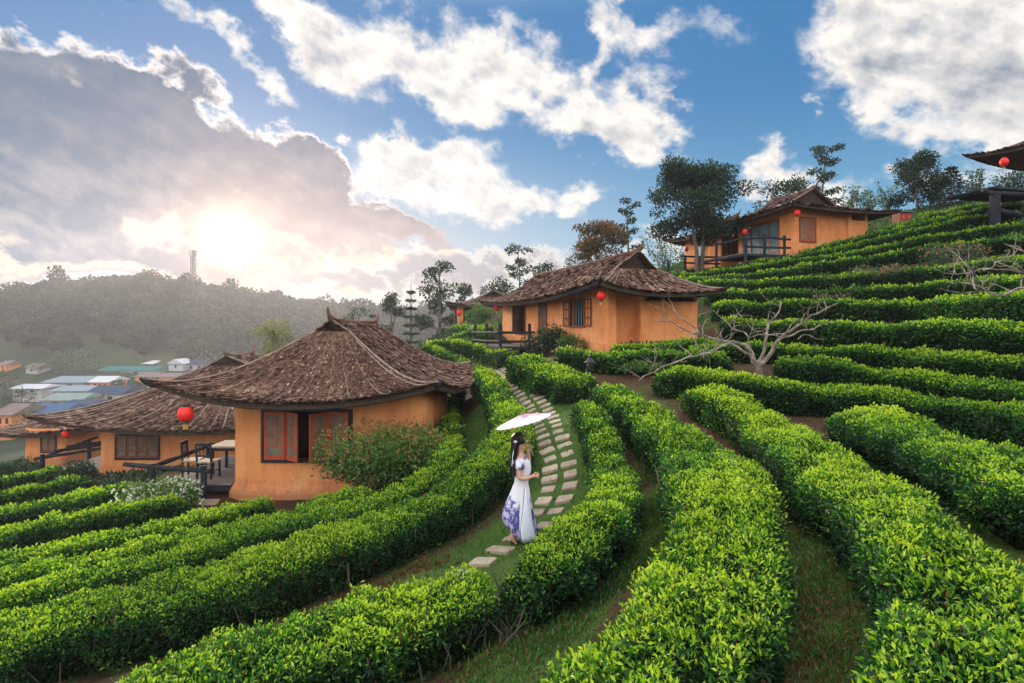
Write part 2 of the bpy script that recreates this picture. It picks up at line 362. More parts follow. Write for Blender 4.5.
def stone_mat():
    m, t = mat('sandstone_slab'); b = NB(t); v = b.n('ShaderNodeTexCoord').outputs['Object']; g_ = b.n('ShaderNodeNewGeometry').outputs['Position']
    rnd = b.n('ShaderNodeObjectInfo').outputs['Random']
    f = b.n('ShaderNodeMath', {0: b.noise(9, 7, .7, g_), 1: b.n('ShaderNodeMath', {0: rnd, 1: .22}, operation='MULTIPLY').outputs[0]}, operation='ADD').outputs[0]
    c = b.ramp(f, [(.32, (.13,.09,.06)), (.5, (.27,.20,.145)), (.68, (.38,.30,.22)), (.85, (.48,.39,.29))])
    mo = b.n('ShaderNodeMapRange', {0: b.noise(4.5, 6, .75, g_), 1: .52, 2: .66, 3: 0, 4: .75}).outputs[0]
    c = b.mix(mo, c, (.06,.075,.03,1))
    p = b.n('ShaderNodeBsdfPrincipled', {'Base Color': c, 'Roughness': .92}); bn = b.n('ShaderNodeBump', {'Strength': .9, 'Distance': .02, 'Height': b.noise(26, 7, .75, g_)})
    t.links.new(bn.outputs[0], p.inputs['Normal']); b.out(p.outputs[0]); return m
MT['stone'] = stone_mat()
MT['white'] = simple_mat('white_paint', [(.3, (.42,.43,.44)), (.7, (.40,.41,.42))], 4, .9, spec=.1)
MT['table'] = simple_mat('pale_table_top', [(.3, (.30,.24,.18)), (.7, (.42,.35,.27))], 4, .8, spec=.1)
MT['blue_roof'] = simple_mat('blue_metal_roof', [(.3, (.04,.09,.18)), (.7, (.045,.08,.14))], 1, .9, spec=.1)
MT['navy_roof'] = simple_mat('navy_metal_roof', [(.3, (.02,.035,.07)), (.7, (.03,.05,.09))], 1, .9, spec=.1)
MT['pale_roof'] = simple_mat('pale_metal_roof', [(.3, (.17,.22,.25)), (.7, (.17,.215,.24))], 1, .9, spec=.1)
MT['green_roof'] = simple_mat('grey_green_roof', [(.3, (.10,.15,.13)), (.7, (.16,.22,.20))], 1, .5)
MT['teal_roof'] = simple_mat('teal_metal_roof', [(.3, (.01,.09,.085)), (.7, (.015,.13,.12))], 1, .9)
MT['brown_roof'] = simple_mat('brown_tile_roof', [(.3, (.10,.07,.06)), (.7, (.18,.13,.11))], 1, .8)
MT['straw'] = simple_mat('dry_grass', [(.3, (.25,.18,.08)), (.7, (.4,.3,.15))], 3, .9)
MT['petal_white'] = leaf_mat('white_petal', [(0, (.6,.6,.6)), (1, (.8,.78,.75))], .3, .6)
MT['petal_pink'] = leaf_mat('pink_leaf', [(0, (.30,.07,.06)), (.5, (.40,.16,.10)), (1, (.45,.26,.16))], .3, .6)
def ground_mat():
    m, t = mat('ground'); b = NB(t)
    P = b.n('ShaderNodeTexCoord').outputs['Object']
    n1 = b.noise(.45, 5, .62, P); n2 = b.noise(7, 6, .7, P); n3 = b.noise(45, 4, .7, P); nbig = b.noise(.03, 5, .6, P)
    soil = b.ramp(n3, [(.3, (.028,.014,.008)), (.55, (.075,.038,.022)), (.75, (.14,.08,.05))])
    grass = b.ramp(n3, [(.3, (.020,.048,.008)), (.55, (.060,.115,.018)), (.75, (.13,.17,.04))])
    a = b.n('ShaderNodeAttribute', attribute_name='tint').outputs['Fac']        # 1 = grassed, 0 = bare
    s = b.n('ShaderNodeMath', {0: n1, 1: n2}, operation='ADD').outputs[0]
    s = b.n('ShaderNodeMath', {0: s, 1: a}, operation='ADD').outputs[0]
    f = b.n('ShaderNodeMapRange', {0: s, 1: 1.38, 2: 1.58}).outputs[0]
    near = b.mix(f, soil, grass)
    far = b.ramp(nbig, [(.35, (.010,.022,.010)), (.5, (.018,.034,.014)), (.6, (.035,.045,.018)), (.7, (.08,.055,.03))])
    d = b.n('ShaderNodeVectorMath', {0: P}, operation='LENGTH').outputs['Value']
    c = b.mix(b.n('ShaderNodeMapRange', {0: d, 1: 50, 2: 75}).outputs[0], near, far)
    p = b.n('ShaderNodeBsdfPrincipled', {'Base Color': c, 'Roughness': .95, 'Specular IOR Level': .15})
    bn = b.n('ShaderNodeBump', {'Strength': .8, 'Distance': .03, 'Height': b.n('ShaderNodeMath', {0: n2, 1: n3}, operation='ADD').outputs[0]})
    t.links.new(bn.outputs[0], p.inputs['Normal']); b.out(p.outputs[0]); return m
MT['ground'] = ground_mat()
# ================================================================= terrain
CTRL = [(870,600,4.64),(900,412,13),(1000,447,9.5),(880,475,7.8),(760,372,15),(800,345,18.5),(700,400,13.5),(650,430,11.3),(640,520,7.6),(590,560,6.7),
 (560,640,5.1),(518,546,8.1),(445,560,7.7),(200,665,6.2),(0,655,6.9),(300,548,9.4),(100,545,11.8),(0,565,11.5),(0,515,16.5),(60,522,15),(228,499,14.4),(340,497,14.2),
 (92,477,24),(160,472,24),(0,482,26),(35,482,24),(439,442,18.5),(480,450,13.5),(470,405,19.5),(470,420,16.5),(430,352,30),(505,375,19),(540,432,12.5),(560,500,9.3),(455,330,44),
 (607,352,20),(704,349,21.5),(640,372,17),(560,373,17.5),(520,346,29),(793,257,31),(881,235,33),(722,270,37),(690,273,37),(940,216,38),(1000,206,34),(995,230,27),(1000,341,14),(900,341,18),
 (900,298,22),(900,270,25),(900,243,28.5),(900,226,31),(1000,298,17.5),(1000,262,22),(800,300,24),(740,300,25),(740,275,30),(185,490,15),(150,484,15.5),(720,480,8.6)]
P2, ZZ = [], []
for px, py, d in CTRL: P2.append(((px-CX)/F*d, d)); ZZ.append((HZ-py)/F*d)
for x, y, z in [(-45,50,-15),(-30,62,-15),(-8,62,-8),(-18,45,-9),(-35,25,-12),(-22,8,-8),(-14,-4,-6),(0,-2,-2.7),(0,-12,-2.4),(14,0,-1.4),(30,8,3.5),(30,20,6),(42,40,11),(30,50,9.5),(15,52,5.5),(45,65,9),(6,55,1.5),(-11,34,-7.2),(-7.5,24,-4.6),(-11,29,-6.6),(-12,42,-8.5),(-7,35,-4.2),(1.5,2,-2.5),(-3,3,-3.1)]:
    P2.append((x, y)); ZZ.append(z)
P2 = np.array(P2); ZZ = np.array(ZZ)
def _U(r): return np.where(r > 1e-9, r*r*np.log(r + 1e-12), 0)
_K = _U(np.linalg.norm(P2[:,None]-P2[None], axis=2)) + np.eye(len(P2))*1.2
_A = np.block([[_K, np.c_[np.ones(len(P2)), P2]], [np.r_[np.ones((1,len(P2))), P2.T], np.zeros((3,3))]])
_S = np.linalg.solve(_A, np.r_[ZZ, 0, 0, 0])
def sstep(x, a, b): t = np.clip((x-a)/(b-a), 0, 1); return t*t*(3-2*t)
CR_PX = [-900, -300, 0, 60, 145, 200, 260, 320, 400, 480, 600, 900, 1600]; CR_Z = [6, 7, 8, 14, 19, 15, 11, 6, 4, 4, 6, 8, 8]
def far_z(x, y):
    a = np.where(y > 20, x/np.maximum(y, 20)*F + CX, np.where(x < 0, -600, 1500))
    crest = np.interp(a, CR_PX, CR_Z)
    valley = -16 + 3*np.sin(x*.021+1)*np.sin(y*.017) 
    s = sstep(np.hypot(x, y), 236, 345)
    z = valley*(1-s) + crest*s
    right = sstep(x - .12*y, 5, 22) * (1-sstep(np.hypot(x,y), 120, 260))
    return z*(1-right) + 7.5*right
def TZ(x, y):
    x = np.asarray(x, float); y = np.asarray(y, float); sh = np.broadcast(x, y).shape
    x = np.broadcast_to(x, sh).ravel(); y = np.broadcast_to(y, sh).ravel(); z = np.empty(len(x))
    for i in range(0, len(x), 20000):
        q = np.stack([x[i:i+20000], y[i:i+20000]], 1)
        z[i:i+20000] = _U(np.linalg.norm(q[:,None]-P2[None], axis=2)) @ _S[:-3] + _S[-3] + q @ _S[-2:]
    z = np.clip(z, -17, 13)
    r = np.hypot(x, y - 22); b = sstep(r, 38, 75)
    return (z*(1-b) + far_z(x, y)*b).reshape(sh)
def hit(px, py, h=0.0, y0=1.1, y1=70):
    """the point h above the ground that the photograph shows at a pixel"""
    Yv = np.geomspace(y0, y1, 1600); a = (px-CX)/F; b = (HZ-py)/F
    g = TZ(a*Yv, Yv) + h - b*Yv
    k = np.where((g[1:] >= 0) & (g[:-1] < 0))[0]
    if len(k) == 0: k = [int(np.argmax(g))] 
    k = k[0]; y = Yv[k]
    if g[k] < 0 and g[min(k+1, 1599)] > g[k]: y = Yv[k] + (Yv[min(k+1,1599)]-Yv[k])*(-g[k])/(g[min(k+1,1599)]-g[k])
    return np.array((a*y, y, float(TZ(a*y, y))))
def at(px, py, d): return np.array(((px-CX)/F*d, d, (HZ-py)/F*d))
def onground(px, d): x = (px-CX)/F*d; return np.array((x, d, float(TZ(x, d))))
# ================================================================= ground sheet
def axis(lo, hi, c0, c1, step, grow=1.13):
    a = list(np.arange(c0, c1 + 1e-6, step)); s = step
    while a[-1] < hi: s *= grow; a.append(a[-1] + s)
    s = step
    while a[0] > lo: s *= grow; a.insert(0, a[0] - s)
    return np.array(a)
gx = axis(-1500, 1500, -15, 22, .22); gy = axis(-200, 1800, 1.0, 36, .22)
GX, GY = np.meshgrid(gx, gy, indexing='ij'); GZ = TZ(GX, GY)
pp = np.stack([GX.ravel(), GY.ravel(), GX.ravel()*0], 1)
GZ = GZ + (.025*snoise(pp, .8, 3) + .012*snoise(pp, 3, 4)).reshape(GZ.shape) * (np.hypot(GX, GY) < 50)
# where grass grows between the rows: the strip by the big house, the stone path, the near furrows
def path_w(pts, h=0): return np.array([hit(px, py, h) for px, py in pts])
PATH = [(440,592),(472,571),(487,558),(506,546),(530,530),(548,514),(558,500),(562,485),(561,465),(556,450),(550,434),(546,423),(541,412),(533,401),(524,391),(513,381),(503,373),(495,366)]
PATHW = path_w(PATH); PATHW[-1] = PATHW[-2]*2-PATHW[-3] if np.linalg.norm(PATHW[-1]-PATHW[-2]) > 6 else PATHW[-1]
STRIP = path_w([(430,512),(455,480),(478,450),(485,425),(488,405)]); FUR = path_w([(500,690),(560,630),(600,575),(640,540),(655,500)])
FURR = path_w([(840,690),(850,630),(850,580),(830,540)])
def near_line(P, x, y):
    d = np.full(x.shape, 1e9)
    for a, b in zip(P[:-1], P[1:]):
        ab = (b-a)[:2]; t = np.clip(((x-a[0])*ab[0]+(y-a[1])*ab[1])/(ab@ab+1e-9), 0, 1)
        d = np.minimum(d, np.hypot(x-a[0]-ab[0]*t, y-a[1]-ab[1]*t))
    return d
gt = np.full(GX.shape, .36)
for P, wd, v in ((PATHW, .52, .74), (STRIP, .6, .85), (FUR, .32, .66), (FURR, .4, .44)):
    gt = np.maximum(gt, np.where(near_line(P, GX, GY) < wd*1.6, .36 + (v-.36)*(1-sstep(near_line(P, GX, GY), wd, wd*1.6)), 0))
g = MB(); g.grid(np.stack([GX, GY, GZ], -1), t=gt)
ground = g.build('ground', MT['ground'], smooth=True); tag(ground, kind='structure')
# ================================================================= leaves
def leaves(mb, P, Nn, L, tint, up=.35, spread=.8, wr=.42, fine=True, mi=0, rg=rng):
    n = len(P); L = np.full(n, L) if np.isscalar(L) else L
    d = Nn + rg.normal(size=(n,3))*spread*.6 + np.array((0,0,up)); d /= np.linalg.norm(d, axis=1)[:,None]
    q = rg.normal(size=(n,3)); s = np.cross(d, q); s /= np.linalg.norm(s, axis=1)[:,None] + 1e-9
    nn = np.cross(s, d); flip = np.sign((nn*(Nn+np.array((0,0,.6)))).sum(1)); nn *= flip[:,None]; nn_ = nn
    L1 = L[:,None]; W = L1*wr*.5
    b = P; tip = P + d*L1 - nn_*L1*.12; mid = P + d*L1*.52 
    l = mid + s*W + nn_*L1*.06; r = mid - s*W + nn_*L1*.06; 
    k = np.arange(n)[:,None]
    if fine:
        V = np.stack([b, r, tip, l, mid - nn_*L1*.02], 1).reshape(-1, 3)
        Fq = np.concatenate([k*5+np.array([[0,1,2,4]]), k*5+np.array([[0,4,2,3]])]); tt = np.repeat(tint, 5)
    else:
        V = np.stack([b, r, tip, l], 1).reshape(-1, 3); Fq = k*4+np.array([[0,1,2,3]]); tt = np.repeat(tint, 4)
    mb.add(V, Fq, tt, mi)
def resample(P, step):
    P = np.asarray(P, float); d = np.r_[0, np.cumsum(np.linalg.norm(np.diff(P, axis=0), axis=1))]
    n = max(3, int(d[-1]/step)); s = np.linspace(0, d[-1], n+1)
    return np.stack([np.interp(s, d, P[:, i]) for i in range(P.shape[1])], 1), s
def smoothline(P, it):
    P = P.copy()
    for _ in range(it): P[1:-1] = .25*P[:-2] + .5*P[1:-1] + .25*P[2:]
    return P
HEDGE_PTS = []
def hedge(pts, width, label, h=.66, seed=0, world=None, flat=.8, dens=1.0):
    rg = np.random.default_rng(900+seed)
    W = path_w(pts, h*.97) if world is None else np.array(world, float)
    W, s = resample(W[:, :2], .35); W = smoothline(W, 4)
    e0, e1 = W[1]-W[0], W[-1]-W[-2]
    W = np.vstack([W[:1], W[0]+e0*.07, W[0]+e0*.22, W[0]+e0*.5, W[1:-1], W[-1]-e1*.5, W[-1]-e1*.22, W[-1]-e1*.07, W[-1:]]); s = np.r_[0, np.cumsum(np.linalg.norm(np.diff(W, axis=0), axis=1))]
    n = len(W); T = np.gradient(W, axis=0); T /= np.linalg.norm(T, axis=1)[:,None]; S = np.stack([T[:,1], -T[:,0]], 1)
    hw = (width if not np.isscalar(width) else np.full(2, width)); hw = np.interp(np.linspace(0,1,n), np.linspace(0,1,len(hw)), hw)/2
    p3 = np.c_[W, W[:,:1]*0]
    hw = hw*(1 + .12*snoise(p3, .38, seed+11) + .05*snoise(p3, 1.1, seed+13)); hh = h*(1 + .09*snoise(p3, .33, seed+12) + .05*snoise(p3, .95, seed+14))
    endt = np.minimum(1, np.minimum(s, s[-1]-s)/.42); endf = np.sqrt(np.clip(1-(1-endt)**2, 0, 1))
    hw = hw*(.04+.96*endf); hh = hh*(.40+.60*endf)
    # cross-section: steep sides, gently domed top
    m = 21; a = np.linspace(0, math.pi, m); ca, sa = np.cos(a), np.sin(a)
    e = .40; cx_ = np.sign(ca)*np.abs(ca)**e; cz_ = np.abs(sa)**e
    cz_ = cz_*(1 - .10*(1-sa)); cx_ = cx_*(.86+.14*cz_)
    G = np.empty((n, m, 3))
    G[:, :, 0] = W[:,0:1] + S[:,0:1]*cx_*hw[:,None]; G[:, :, 1] = W[:,1:2] + S[:,1:2]*cx_*hw[:,None]
    zg = TZ(W[:,0], W[:,1]); z1 = TZ(W[:,0]+S[:,0]*hw, W[:,1]+S[:,1]*hw); z0 = TZ(W[:,0]-S[:,0]*hw, W[:,1]-S[:,1]*hw)
    side = (cx_+1)/2; zz = z0[:,None]*(1-side)+z1[:,None]*side
    top = zg[:,None]*.6 + zz*.4 + hh[:,None]; G[:, :, 2] = zz*(1-cz_) + top*cz_
    Q = G.reshape(-1, 3); HEDGE_PTS.append((W, hw))
    mb = MB(); ctr = np.c_[W, zg + hh*.4][:,None,:]
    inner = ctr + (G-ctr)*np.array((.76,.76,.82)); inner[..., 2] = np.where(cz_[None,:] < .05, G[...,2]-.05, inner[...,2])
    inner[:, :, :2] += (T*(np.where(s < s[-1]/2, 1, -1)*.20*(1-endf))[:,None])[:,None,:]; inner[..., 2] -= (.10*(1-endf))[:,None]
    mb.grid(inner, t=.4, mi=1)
    # leaves over the surface
    du = np.linalg.norm(G[1:, :-1]-G[:-1, :-1], axis=2); dv = np.linalg.norm(G[:-1, 1:]-G[:-1, :-1], axis=2)
    area = du*dv; dist = np.linalg.norm((G[:-1,:-1]+G[1:,1:])/2, axis=2)
    Ls = np.clip(.0042*dist, .043, .118)
    cov = np.where(dist > 24, 1.6, np.where(dist < 10, 2.9, 2.3))*dens
    num = area*cov/(Ls*Ls*.30)
    # nothing is wasted on the underside the ground hides
    cnt = rg.poisson(num); idx = np.repeat(np.arange(cnt.size), cnt.ravel()); i, j = np.divmod(idx, m-1)
    u, v = rg.random(len(idx)), rg.random(len(idx))
    P = (G[i,j]*((1-u)*(1-v))[:,None] + G[i+1,j]*(u*(1-v))[:,None] + G[i,j+1]*((1-u)*v)[:,None] + G[i+1,j+1]*(u*v)[:,None])
    n1 = np.cross(G[i+1,j]-G[i,j], G[i,j+1]-G[i,j]); n1 /= np.linalg.norm(n1, axis=1)[:,None]+1e-9
    c0 = np.c_[W, zg+hh*.35][i]; n1 *= np.sign((n1*(P-c0)).sum(1))[:,None]
    L = Ls.ravel()[idx]*rg.uniform(.6, 1.55, len(idx))
    lump = .6*snoise(P, .9, seed+21) + .55*snoise(P, 2.3, seed+22) + .3*snoise(P, 5, seed+23)
    low = (cz_[j] < .42) & (rg.random(len(idx)) < .62) & (dist.ravel()[idx] < 13)
    depth = rg.random(len(idx))**1.5*.16
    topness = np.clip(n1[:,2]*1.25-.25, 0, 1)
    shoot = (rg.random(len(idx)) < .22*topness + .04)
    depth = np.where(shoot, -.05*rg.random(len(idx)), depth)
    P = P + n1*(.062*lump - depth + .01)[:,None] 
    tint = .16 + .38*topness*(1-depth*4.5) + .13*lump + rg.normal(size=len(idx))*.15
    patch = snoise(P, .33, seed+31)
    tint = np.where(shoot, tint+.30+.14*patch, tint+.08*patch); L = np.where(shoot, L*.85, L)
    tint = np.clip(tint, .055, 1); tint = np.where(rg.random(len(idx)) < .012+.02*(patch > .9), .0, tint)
    fine = dist.ravel()[idx] < 10
    upv = .35
    for fl in (True, False):
        k = (fine == fl) & ~low
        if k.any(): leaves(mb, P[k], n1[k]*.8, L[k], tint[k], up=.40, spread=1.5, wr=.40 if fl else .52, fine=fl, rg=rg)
    for a in range(0, n-1):
        if np.hypot(*W[a]) > 12: continue
        for _ in range(rg.poisson(4)):
            sg = rg.choice([-1,1]); f = rg.uniform(.25,.75); b0 = W[a]+S[a]*sg*hw[a]*f+T[a]*rg.uniform(-.2,.2); z_ = float(zz[a,0] if sg < 0 else zz[a,-1])*f+zg[a]*(1-f)
            b1 = b0+S[a]*sg*hw[a]*rg.uniform(.0,.28)+T[a]*rg.normal()*.08; b2 = b1+S[a]*sg*.05+T[a]*rg.normal()*.08
            mb.tube([(*b0, z_-.05), (*b1, z_+hh[a]*.35), (*b2, z_+hh[a]*.75)], [.013,.009,.004], 4, mi=2)
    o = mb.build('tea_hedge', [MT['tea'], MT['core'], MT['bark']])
    return tag(o, label, 'hedge', 'rows of clipped tea bushes')
HEDGES = [
 # (top centre line in the photograph, widths along it, height, label)
 ([(-60,655),(0,628),(100,603),(200,582),(288,556),(340,540),(400,514),(440,496),(478,474),(502,452),(514,436),(511,420),(503,398),(491,379),(477,370),(461,359),(442,351),(424,346)],[1.35,1.35,1.3,1.2,1.05,.9,.75,.62,.55,.55,.58,.6,.6],.70,'long tea hedge from the lower left past the woman, left of the stone path'),
 ([(-50,612),(0,598),(80,582),(160,562),(250,538),(330,516),(378,503),(412,488),(436,472),(450,455),(451,437),(449,420),(452,404),(460,389)],[1.05,1.0,.9,.8,.65,.5,.5,.5],.58,'tea hedge between grass strip and azalea bush, curling up behind the big mud house'),
 ([(-40,585),(0,578),(60,566),(130,549),(200,533),(258,524),(300,511),(340,497),(372,488)],[1.0,1.0,.9,.8],.60,'tea hedge just below the front wall of the big mud house'),
 ([(-30,566),(20,557),(80,546),(150,531),(200,519),(235,507),(268,498)],[.9,.9,.8],.56,'darker tea hedge ending at the stepping slabs by the corner of the big mud house'),
 ([(-30,540),(0,534),(60,522),(120,510),(160,503),(188,498)],[1.0,.9,.8],.56,'tea hedge running under the white flowering bush below the wooden deck'),
 ([(-30,520),(0,513),(50,501),(100,492),(125,488)],[.9,.9],.52,'tea hedge reaching the post of the deck with the table'),
 ([(-30,503),(0,496),(45,486),(90,478)],[.9,.8],.52,'tea hedge that meets the corner of the low round house'),
 ([(-30,488),(0,482),(36,474),(62,468)],[.9,.8],.5,'short tea hedge beneath the deck with the lantern at the left edge'),
 # right of the path
 ([(60,735),(170,684),(240,657),(310,632),(370,611),(430,592),(470,581),(500,577)],[1.4,1.35,1.2,.95],.66,'nearest tea hedge at the bottom, left of the grassy furrow below the woman'),
 ([(512,580),(545,562),(582,535),(611,510),(617,486),(609,461),(602,434),(592,413),(580,398)],[.8,.85,.85,.75,.6,.55,.5],.60,'curved tea hedge hugging the right side of the stone path in front of the woman'),
 ([(516,357),(536,364),(563,374),(580,380)],[1.1,1.1,1.0],.66,'blocky tea hedge above the garden lamp where the path bends out of view'),
 ([(600,384),(616,392),(637,405),(668,428),(700,452),(720,480),(728,512),(721,552),(708,602),(676,652),(640,695),(600,750),(560,820)],[.68,.75,.85,.95,1.05,1.15,1.15,1.15,1.15,1.15,1.15],.66,'broad tea hedge sweeping down the middle from the garden lamp to the bottom'),
 ([(694,386),(731,401),(764,419),(797,444),(845,476),(900,512),(942,550),(970,596),(980,640),(985,690),(985,760),(980,840)],[.95,.95,1.0,1.05,1.05,1.0,1.0],.66,'tea hedge right of the wide dark furrow, sweeping to the bottom right corner'),
 ([(838,409),(870,415),(905,430),(945,443),(990,456),(1030,471),(1100,500)],[1.0,1.2,1.2,1.2],.66,'thick tea hedge with a blunt rounded end at the right, above the earth gap'),
 ([(655,371),(700,371),(731,377),(764,383),(799,388),(830,388),(870,392),(917,399),(964,406),(1011,410),(1080,420)],[1.0,1.1,1.1,1.1],.66,'tea hedge directly in front of the foot of the bare tree'),
 ([(775,361),(800,365),(847,368),(894,372),(941,376),(987,383),(1024,388),(1080,396)],[.8,.9,.95],.62,'tea hedge starting beside the bare tree trunk and running to the right edge'),
 ([(690,346),(740,345),(783,345),(800,346),(847,348),(894,352),(941,356),(987,359),(1024,361),(1080,365)],[.8,.85,.9],.60,'low tea hedge behind the bare tree, just beneath the tall dark row'),
 ([(724,321),(787,323),(823,324),(894,326),(941,327),(987,328),(1024,329),(1090,331)],[1.0,1.0,1.0],.80,'tall dark tea hedge level with the pale branch tips of the right-hand bare tree'),
 ([(712,303),(752,303),(800,303),(847,303),(894,302),(941,300),(987,299),(1024,299),(1090,299)],[.9,.9,.9],.72,'tea hedge crossing behind the crown of the bare tree, next above the tall dark row'),
 ([(706,292),(752,292),(800,291),(847,290),(894,288),(930,284),(964,280),(1000,278),(1060,276)],[.8,.8,.8],.58,'tea hedge on the terrace under the dry pinkish weeds'),
 ([(700,283),(752,283),(800,281),(847,276),(894,271),(941,267),(987,263),(1040,260)],[.8,.8,.8],.62,'tea hedge in the middle of the right terraces, level with the pinkish weeds'),
 ([(664,280),(700,280),(752,275),(800,266),(847,261),(894,255),(930,248),(964,243),(1011,239),(1050,237)],[.8,.8,.8],.58,'bright tea hedge that starts behind the right corner of the middle house roof'),
 ([(668,275),(700,274),(740,268),(790,262),(830,257),(870,250),(900,244),(935,236),(976,229),(1030,222)],[.75,.75,.75],.55,'tea hedge running from the roof of the middle house up to the dark wooden post'),
 ([(740,264),(775,261),(814,253),(847,246),(894,237),(941,224),(976,217),(1020,211)],[.75,.75],.55,'tea hedge brushing the foot of the upper house wall'),
 ([(800,253),(830,245),(860,238),(905,228),(952,216),(987,209),(1020,204)],[.75,.75],.55,'tea hedge rising past the back corner of the upper house, second from the skyline'),
 ([(882,230),(917,220),(952,211),(987,204),(1020,199)],[.75,.75],.52,'topmost tea hedge along the skyline right of the upper house'),
 # below the middle house
 ([(612,346),(640,345),(680,346),(706,340)],[.8,.8],.5,'small dark tea hedge at the foot of the middle house wall'),
 ([(560,350),(600,356),(640,355),(690,355),(730,356)],[.9,.9],.6,'tea hedge between the stair rail and the bare tree below the middle house'),
 ([(424,338),(450,342),(480,346),(512,353)],[.9,.9],.62,'tea hedge passing under the deck of the middle house'),
 ([(430,331),(455,334),(487,337)],[.8,.8],.55,'tea hedge left of the middle house deck, one row higher'),
 ([(452,326),(470,328),(488,330)],[.7,.7],.5,'short tea hedge before the small distant house'),
]
for i, (pts, wd, h, lab) in enumerate(HEDGES): hedge(pts, [q*.95 for q in wd], lab, h=h*.86, seed=i*7)
# ================================================================= houses
class Wall:
    """plastered shell over a footprint; local frame, z up from 0"""
    def __init__(s, pts, h, rad=.25, thick=.16, flare=.0, openings=(), jitter=.012, seed=0, mi=0):
        # rounded footprint
        P = [np.array(p, float) for p in pts]; n = len(P); out = []; s.corner_s = []
        for i in range(n):
            a, b, c = P[i-1], P[i], P[(i+1) % n]; r = min(rad, np.linalg.norm(a-b)/2.2, np.linalg.norm(c-b)/2.2)
            p0 = b + (a-b)/np.linalg.norm(a-b)*r; p2 = b + (c-b)/np.linalg.norm(c-b)*r
            for t in np.linspace(0, 1, 6): out.append((1-t)**2*p0 + 2*t*(1-t)*b + t*t*p2)
        # openings: (edge index, distance from the corner point, width, z0, z1); edge i runs from pts[i] to pts[i+1]
        pts2 = []; 
        m = len(out)
        for i in range(n):
            pts2 += out[i*6:(i+1)*6]
            a = P[i]; b = P[(i+1) % n]; d = (b-a)/np.linalg.norm(b-a)
            cuts = sorted([q for (e, s0, w, z0, z1) in openings if e == i for q in (s0, s0+w)])
            last = out[i*6+5]; nxt = out[((i+1) % n)*6]; Lx = (nxt-a) @ d; l0 = (last-a) @ d
            marks = sorted(set([round(q, 4) for q in cuts] + [round(q, 4) for q in np.arange(l0+.4, Lx-.2, .4)]))
            marks = [q for q in marks if all(abs(q-c) < 1e-4 or abs(q-c) > .06 for c in cuts) or q in [round(c, 4) for c in cuts]]
            pts2 += [a + d*q for q in marks if l0+.02 < q < Lx-.02]
        Q = np.array(pts2); k = len(Q); T = np.roll(Q, -1, 0)-np.roll(Q, 1, 0); T /= np.linalg.norm(T, axis=1)[:,None]
        ctr = Q.mean(0); Nn = np.stack([T[:,1], -T[:,0]], 1)
        area = .5*np.sum(Q[:,0]*np.roll(Q[:,1], -1)-np.roll(Q[:,0], -1)*Q[:,1])
        if area < 0: Nn = -Nn
        zs = sorted(set([-1.6, 0, .1, .18, .22, .26, .3, .34] + list(np.arange(.6, h, .4)) + [h] + [q for o in openings for q in o[3:5]]))
        ocuts = [q for o in openings for q in o[3:5]]
        zs = [z for z in zs if z in ocuts or z in (-1.6, 0, h) or all(abs(z-c) > .035 for c in ocuts)]
        zs = np.array(zs)
        def shell(off, fl):
            G = np.empty((len(zs), k, 3))
            for i, z in enumerate(zs):
                f = fl*math.exp(-(max(z,0)/.24)**4)
                G[i,:,:2] = Q + Nn*(off+f); G[i,:,2] = z
            return G
        A = shell(0, flare); B = shell(-thick, 0)
        q = np.c_[A[...,0].ravel(), A[...,1].ravel(), A[...,2].ravel()]
        jit = jitter*snoise(q+seed, .9, seed+5).reshape(len(zs), k)*(A[...,2] < h-.01)
        for o in openings:
            for j in range(k):
                dd = (Q[j]-P[o[0]]) ; e = (P[(o[0]+1)%n]-P[o[0]]); e = e/np.linalg.norm(e)
                if -.1 < dd@e-o[1] < o[2]+.1 and abs(dd@np.array((-e[1], e[0]))) < .05: jit[:, j] = 0
        A[...,:2] += (Nn[None]*jit[...,None])
        mb = MB(); fa = []; fb = []; fr = []; o2 = len(zs)*k
        def isopen(i, j):
            c = (Q[j]+Q[(j+1)%k])/2; z = (zs[i]+zs[i+1])/2
            for (e, s0, w, z0, z1) in openings:
                a = P[e]; d = (P[(e+1)%n]-a); d = d/np.linalg.norm(d); v = c-a
                if abs(v@np.array((-d[1], d[0]))) < .05 and s0 < v@d < s0+w and z0 < z < z1: return True
            return False
        op = np.array([[isopen(i, j) for j in range(k)] for i in range(len(zs)-1)])
        for i in range(len(zs)-1):
            for j in range(k):
                j2 = (j+1)%k; a, b, c, d = i*k+j, i*k+j2, (i+1)*k+j2, (i+1)*k+j
                if not op[i,j]: fa.append((a,b,c,d)); fb.append((o2+a,o2+d,o2+c,o2+b))
                else:
                    if not op[i, j-1]: fr.append((a, d, o2+d, o2+a))
                    if not op[i, j2]: fr.append((b, o2+b, o2+c, c))
                    if i == 0 or not op[i-1, j]: fr.append((a, o2+a, o2+b, b))
                    if i == len(zs)-2 or not op[i+1, j]: fr.append((d, c, o2+c, o2+d))
        for j in range(k): a = (len(zs)-1)*k; fr.append((a+j, a+(j+1)%k, o2+a+(j+1)%k, o2+a+j))
        if area < 0: pass
        mb.add(np.r_[A.reshape(-1,3), B.reshape(-1,3)], fa+fb+fr, .5, mi)
        s.mb = mb; s.P = P; s.n = n; s.sign = 1 if area > 0 else -1
    def frame(s, e):
        a = s.P[e]; d = s.P[(e+1)%s.n]-a; d = d/np.linalg.norm(d); nn = np.array((d[1], -d[0]))*s.sign
        return a, d, nn
def wp(fr, s_, out, z):
    a, d, nn = fr; p = a + d*s_ + nn*out; return np.array((p[0], p[1], z))
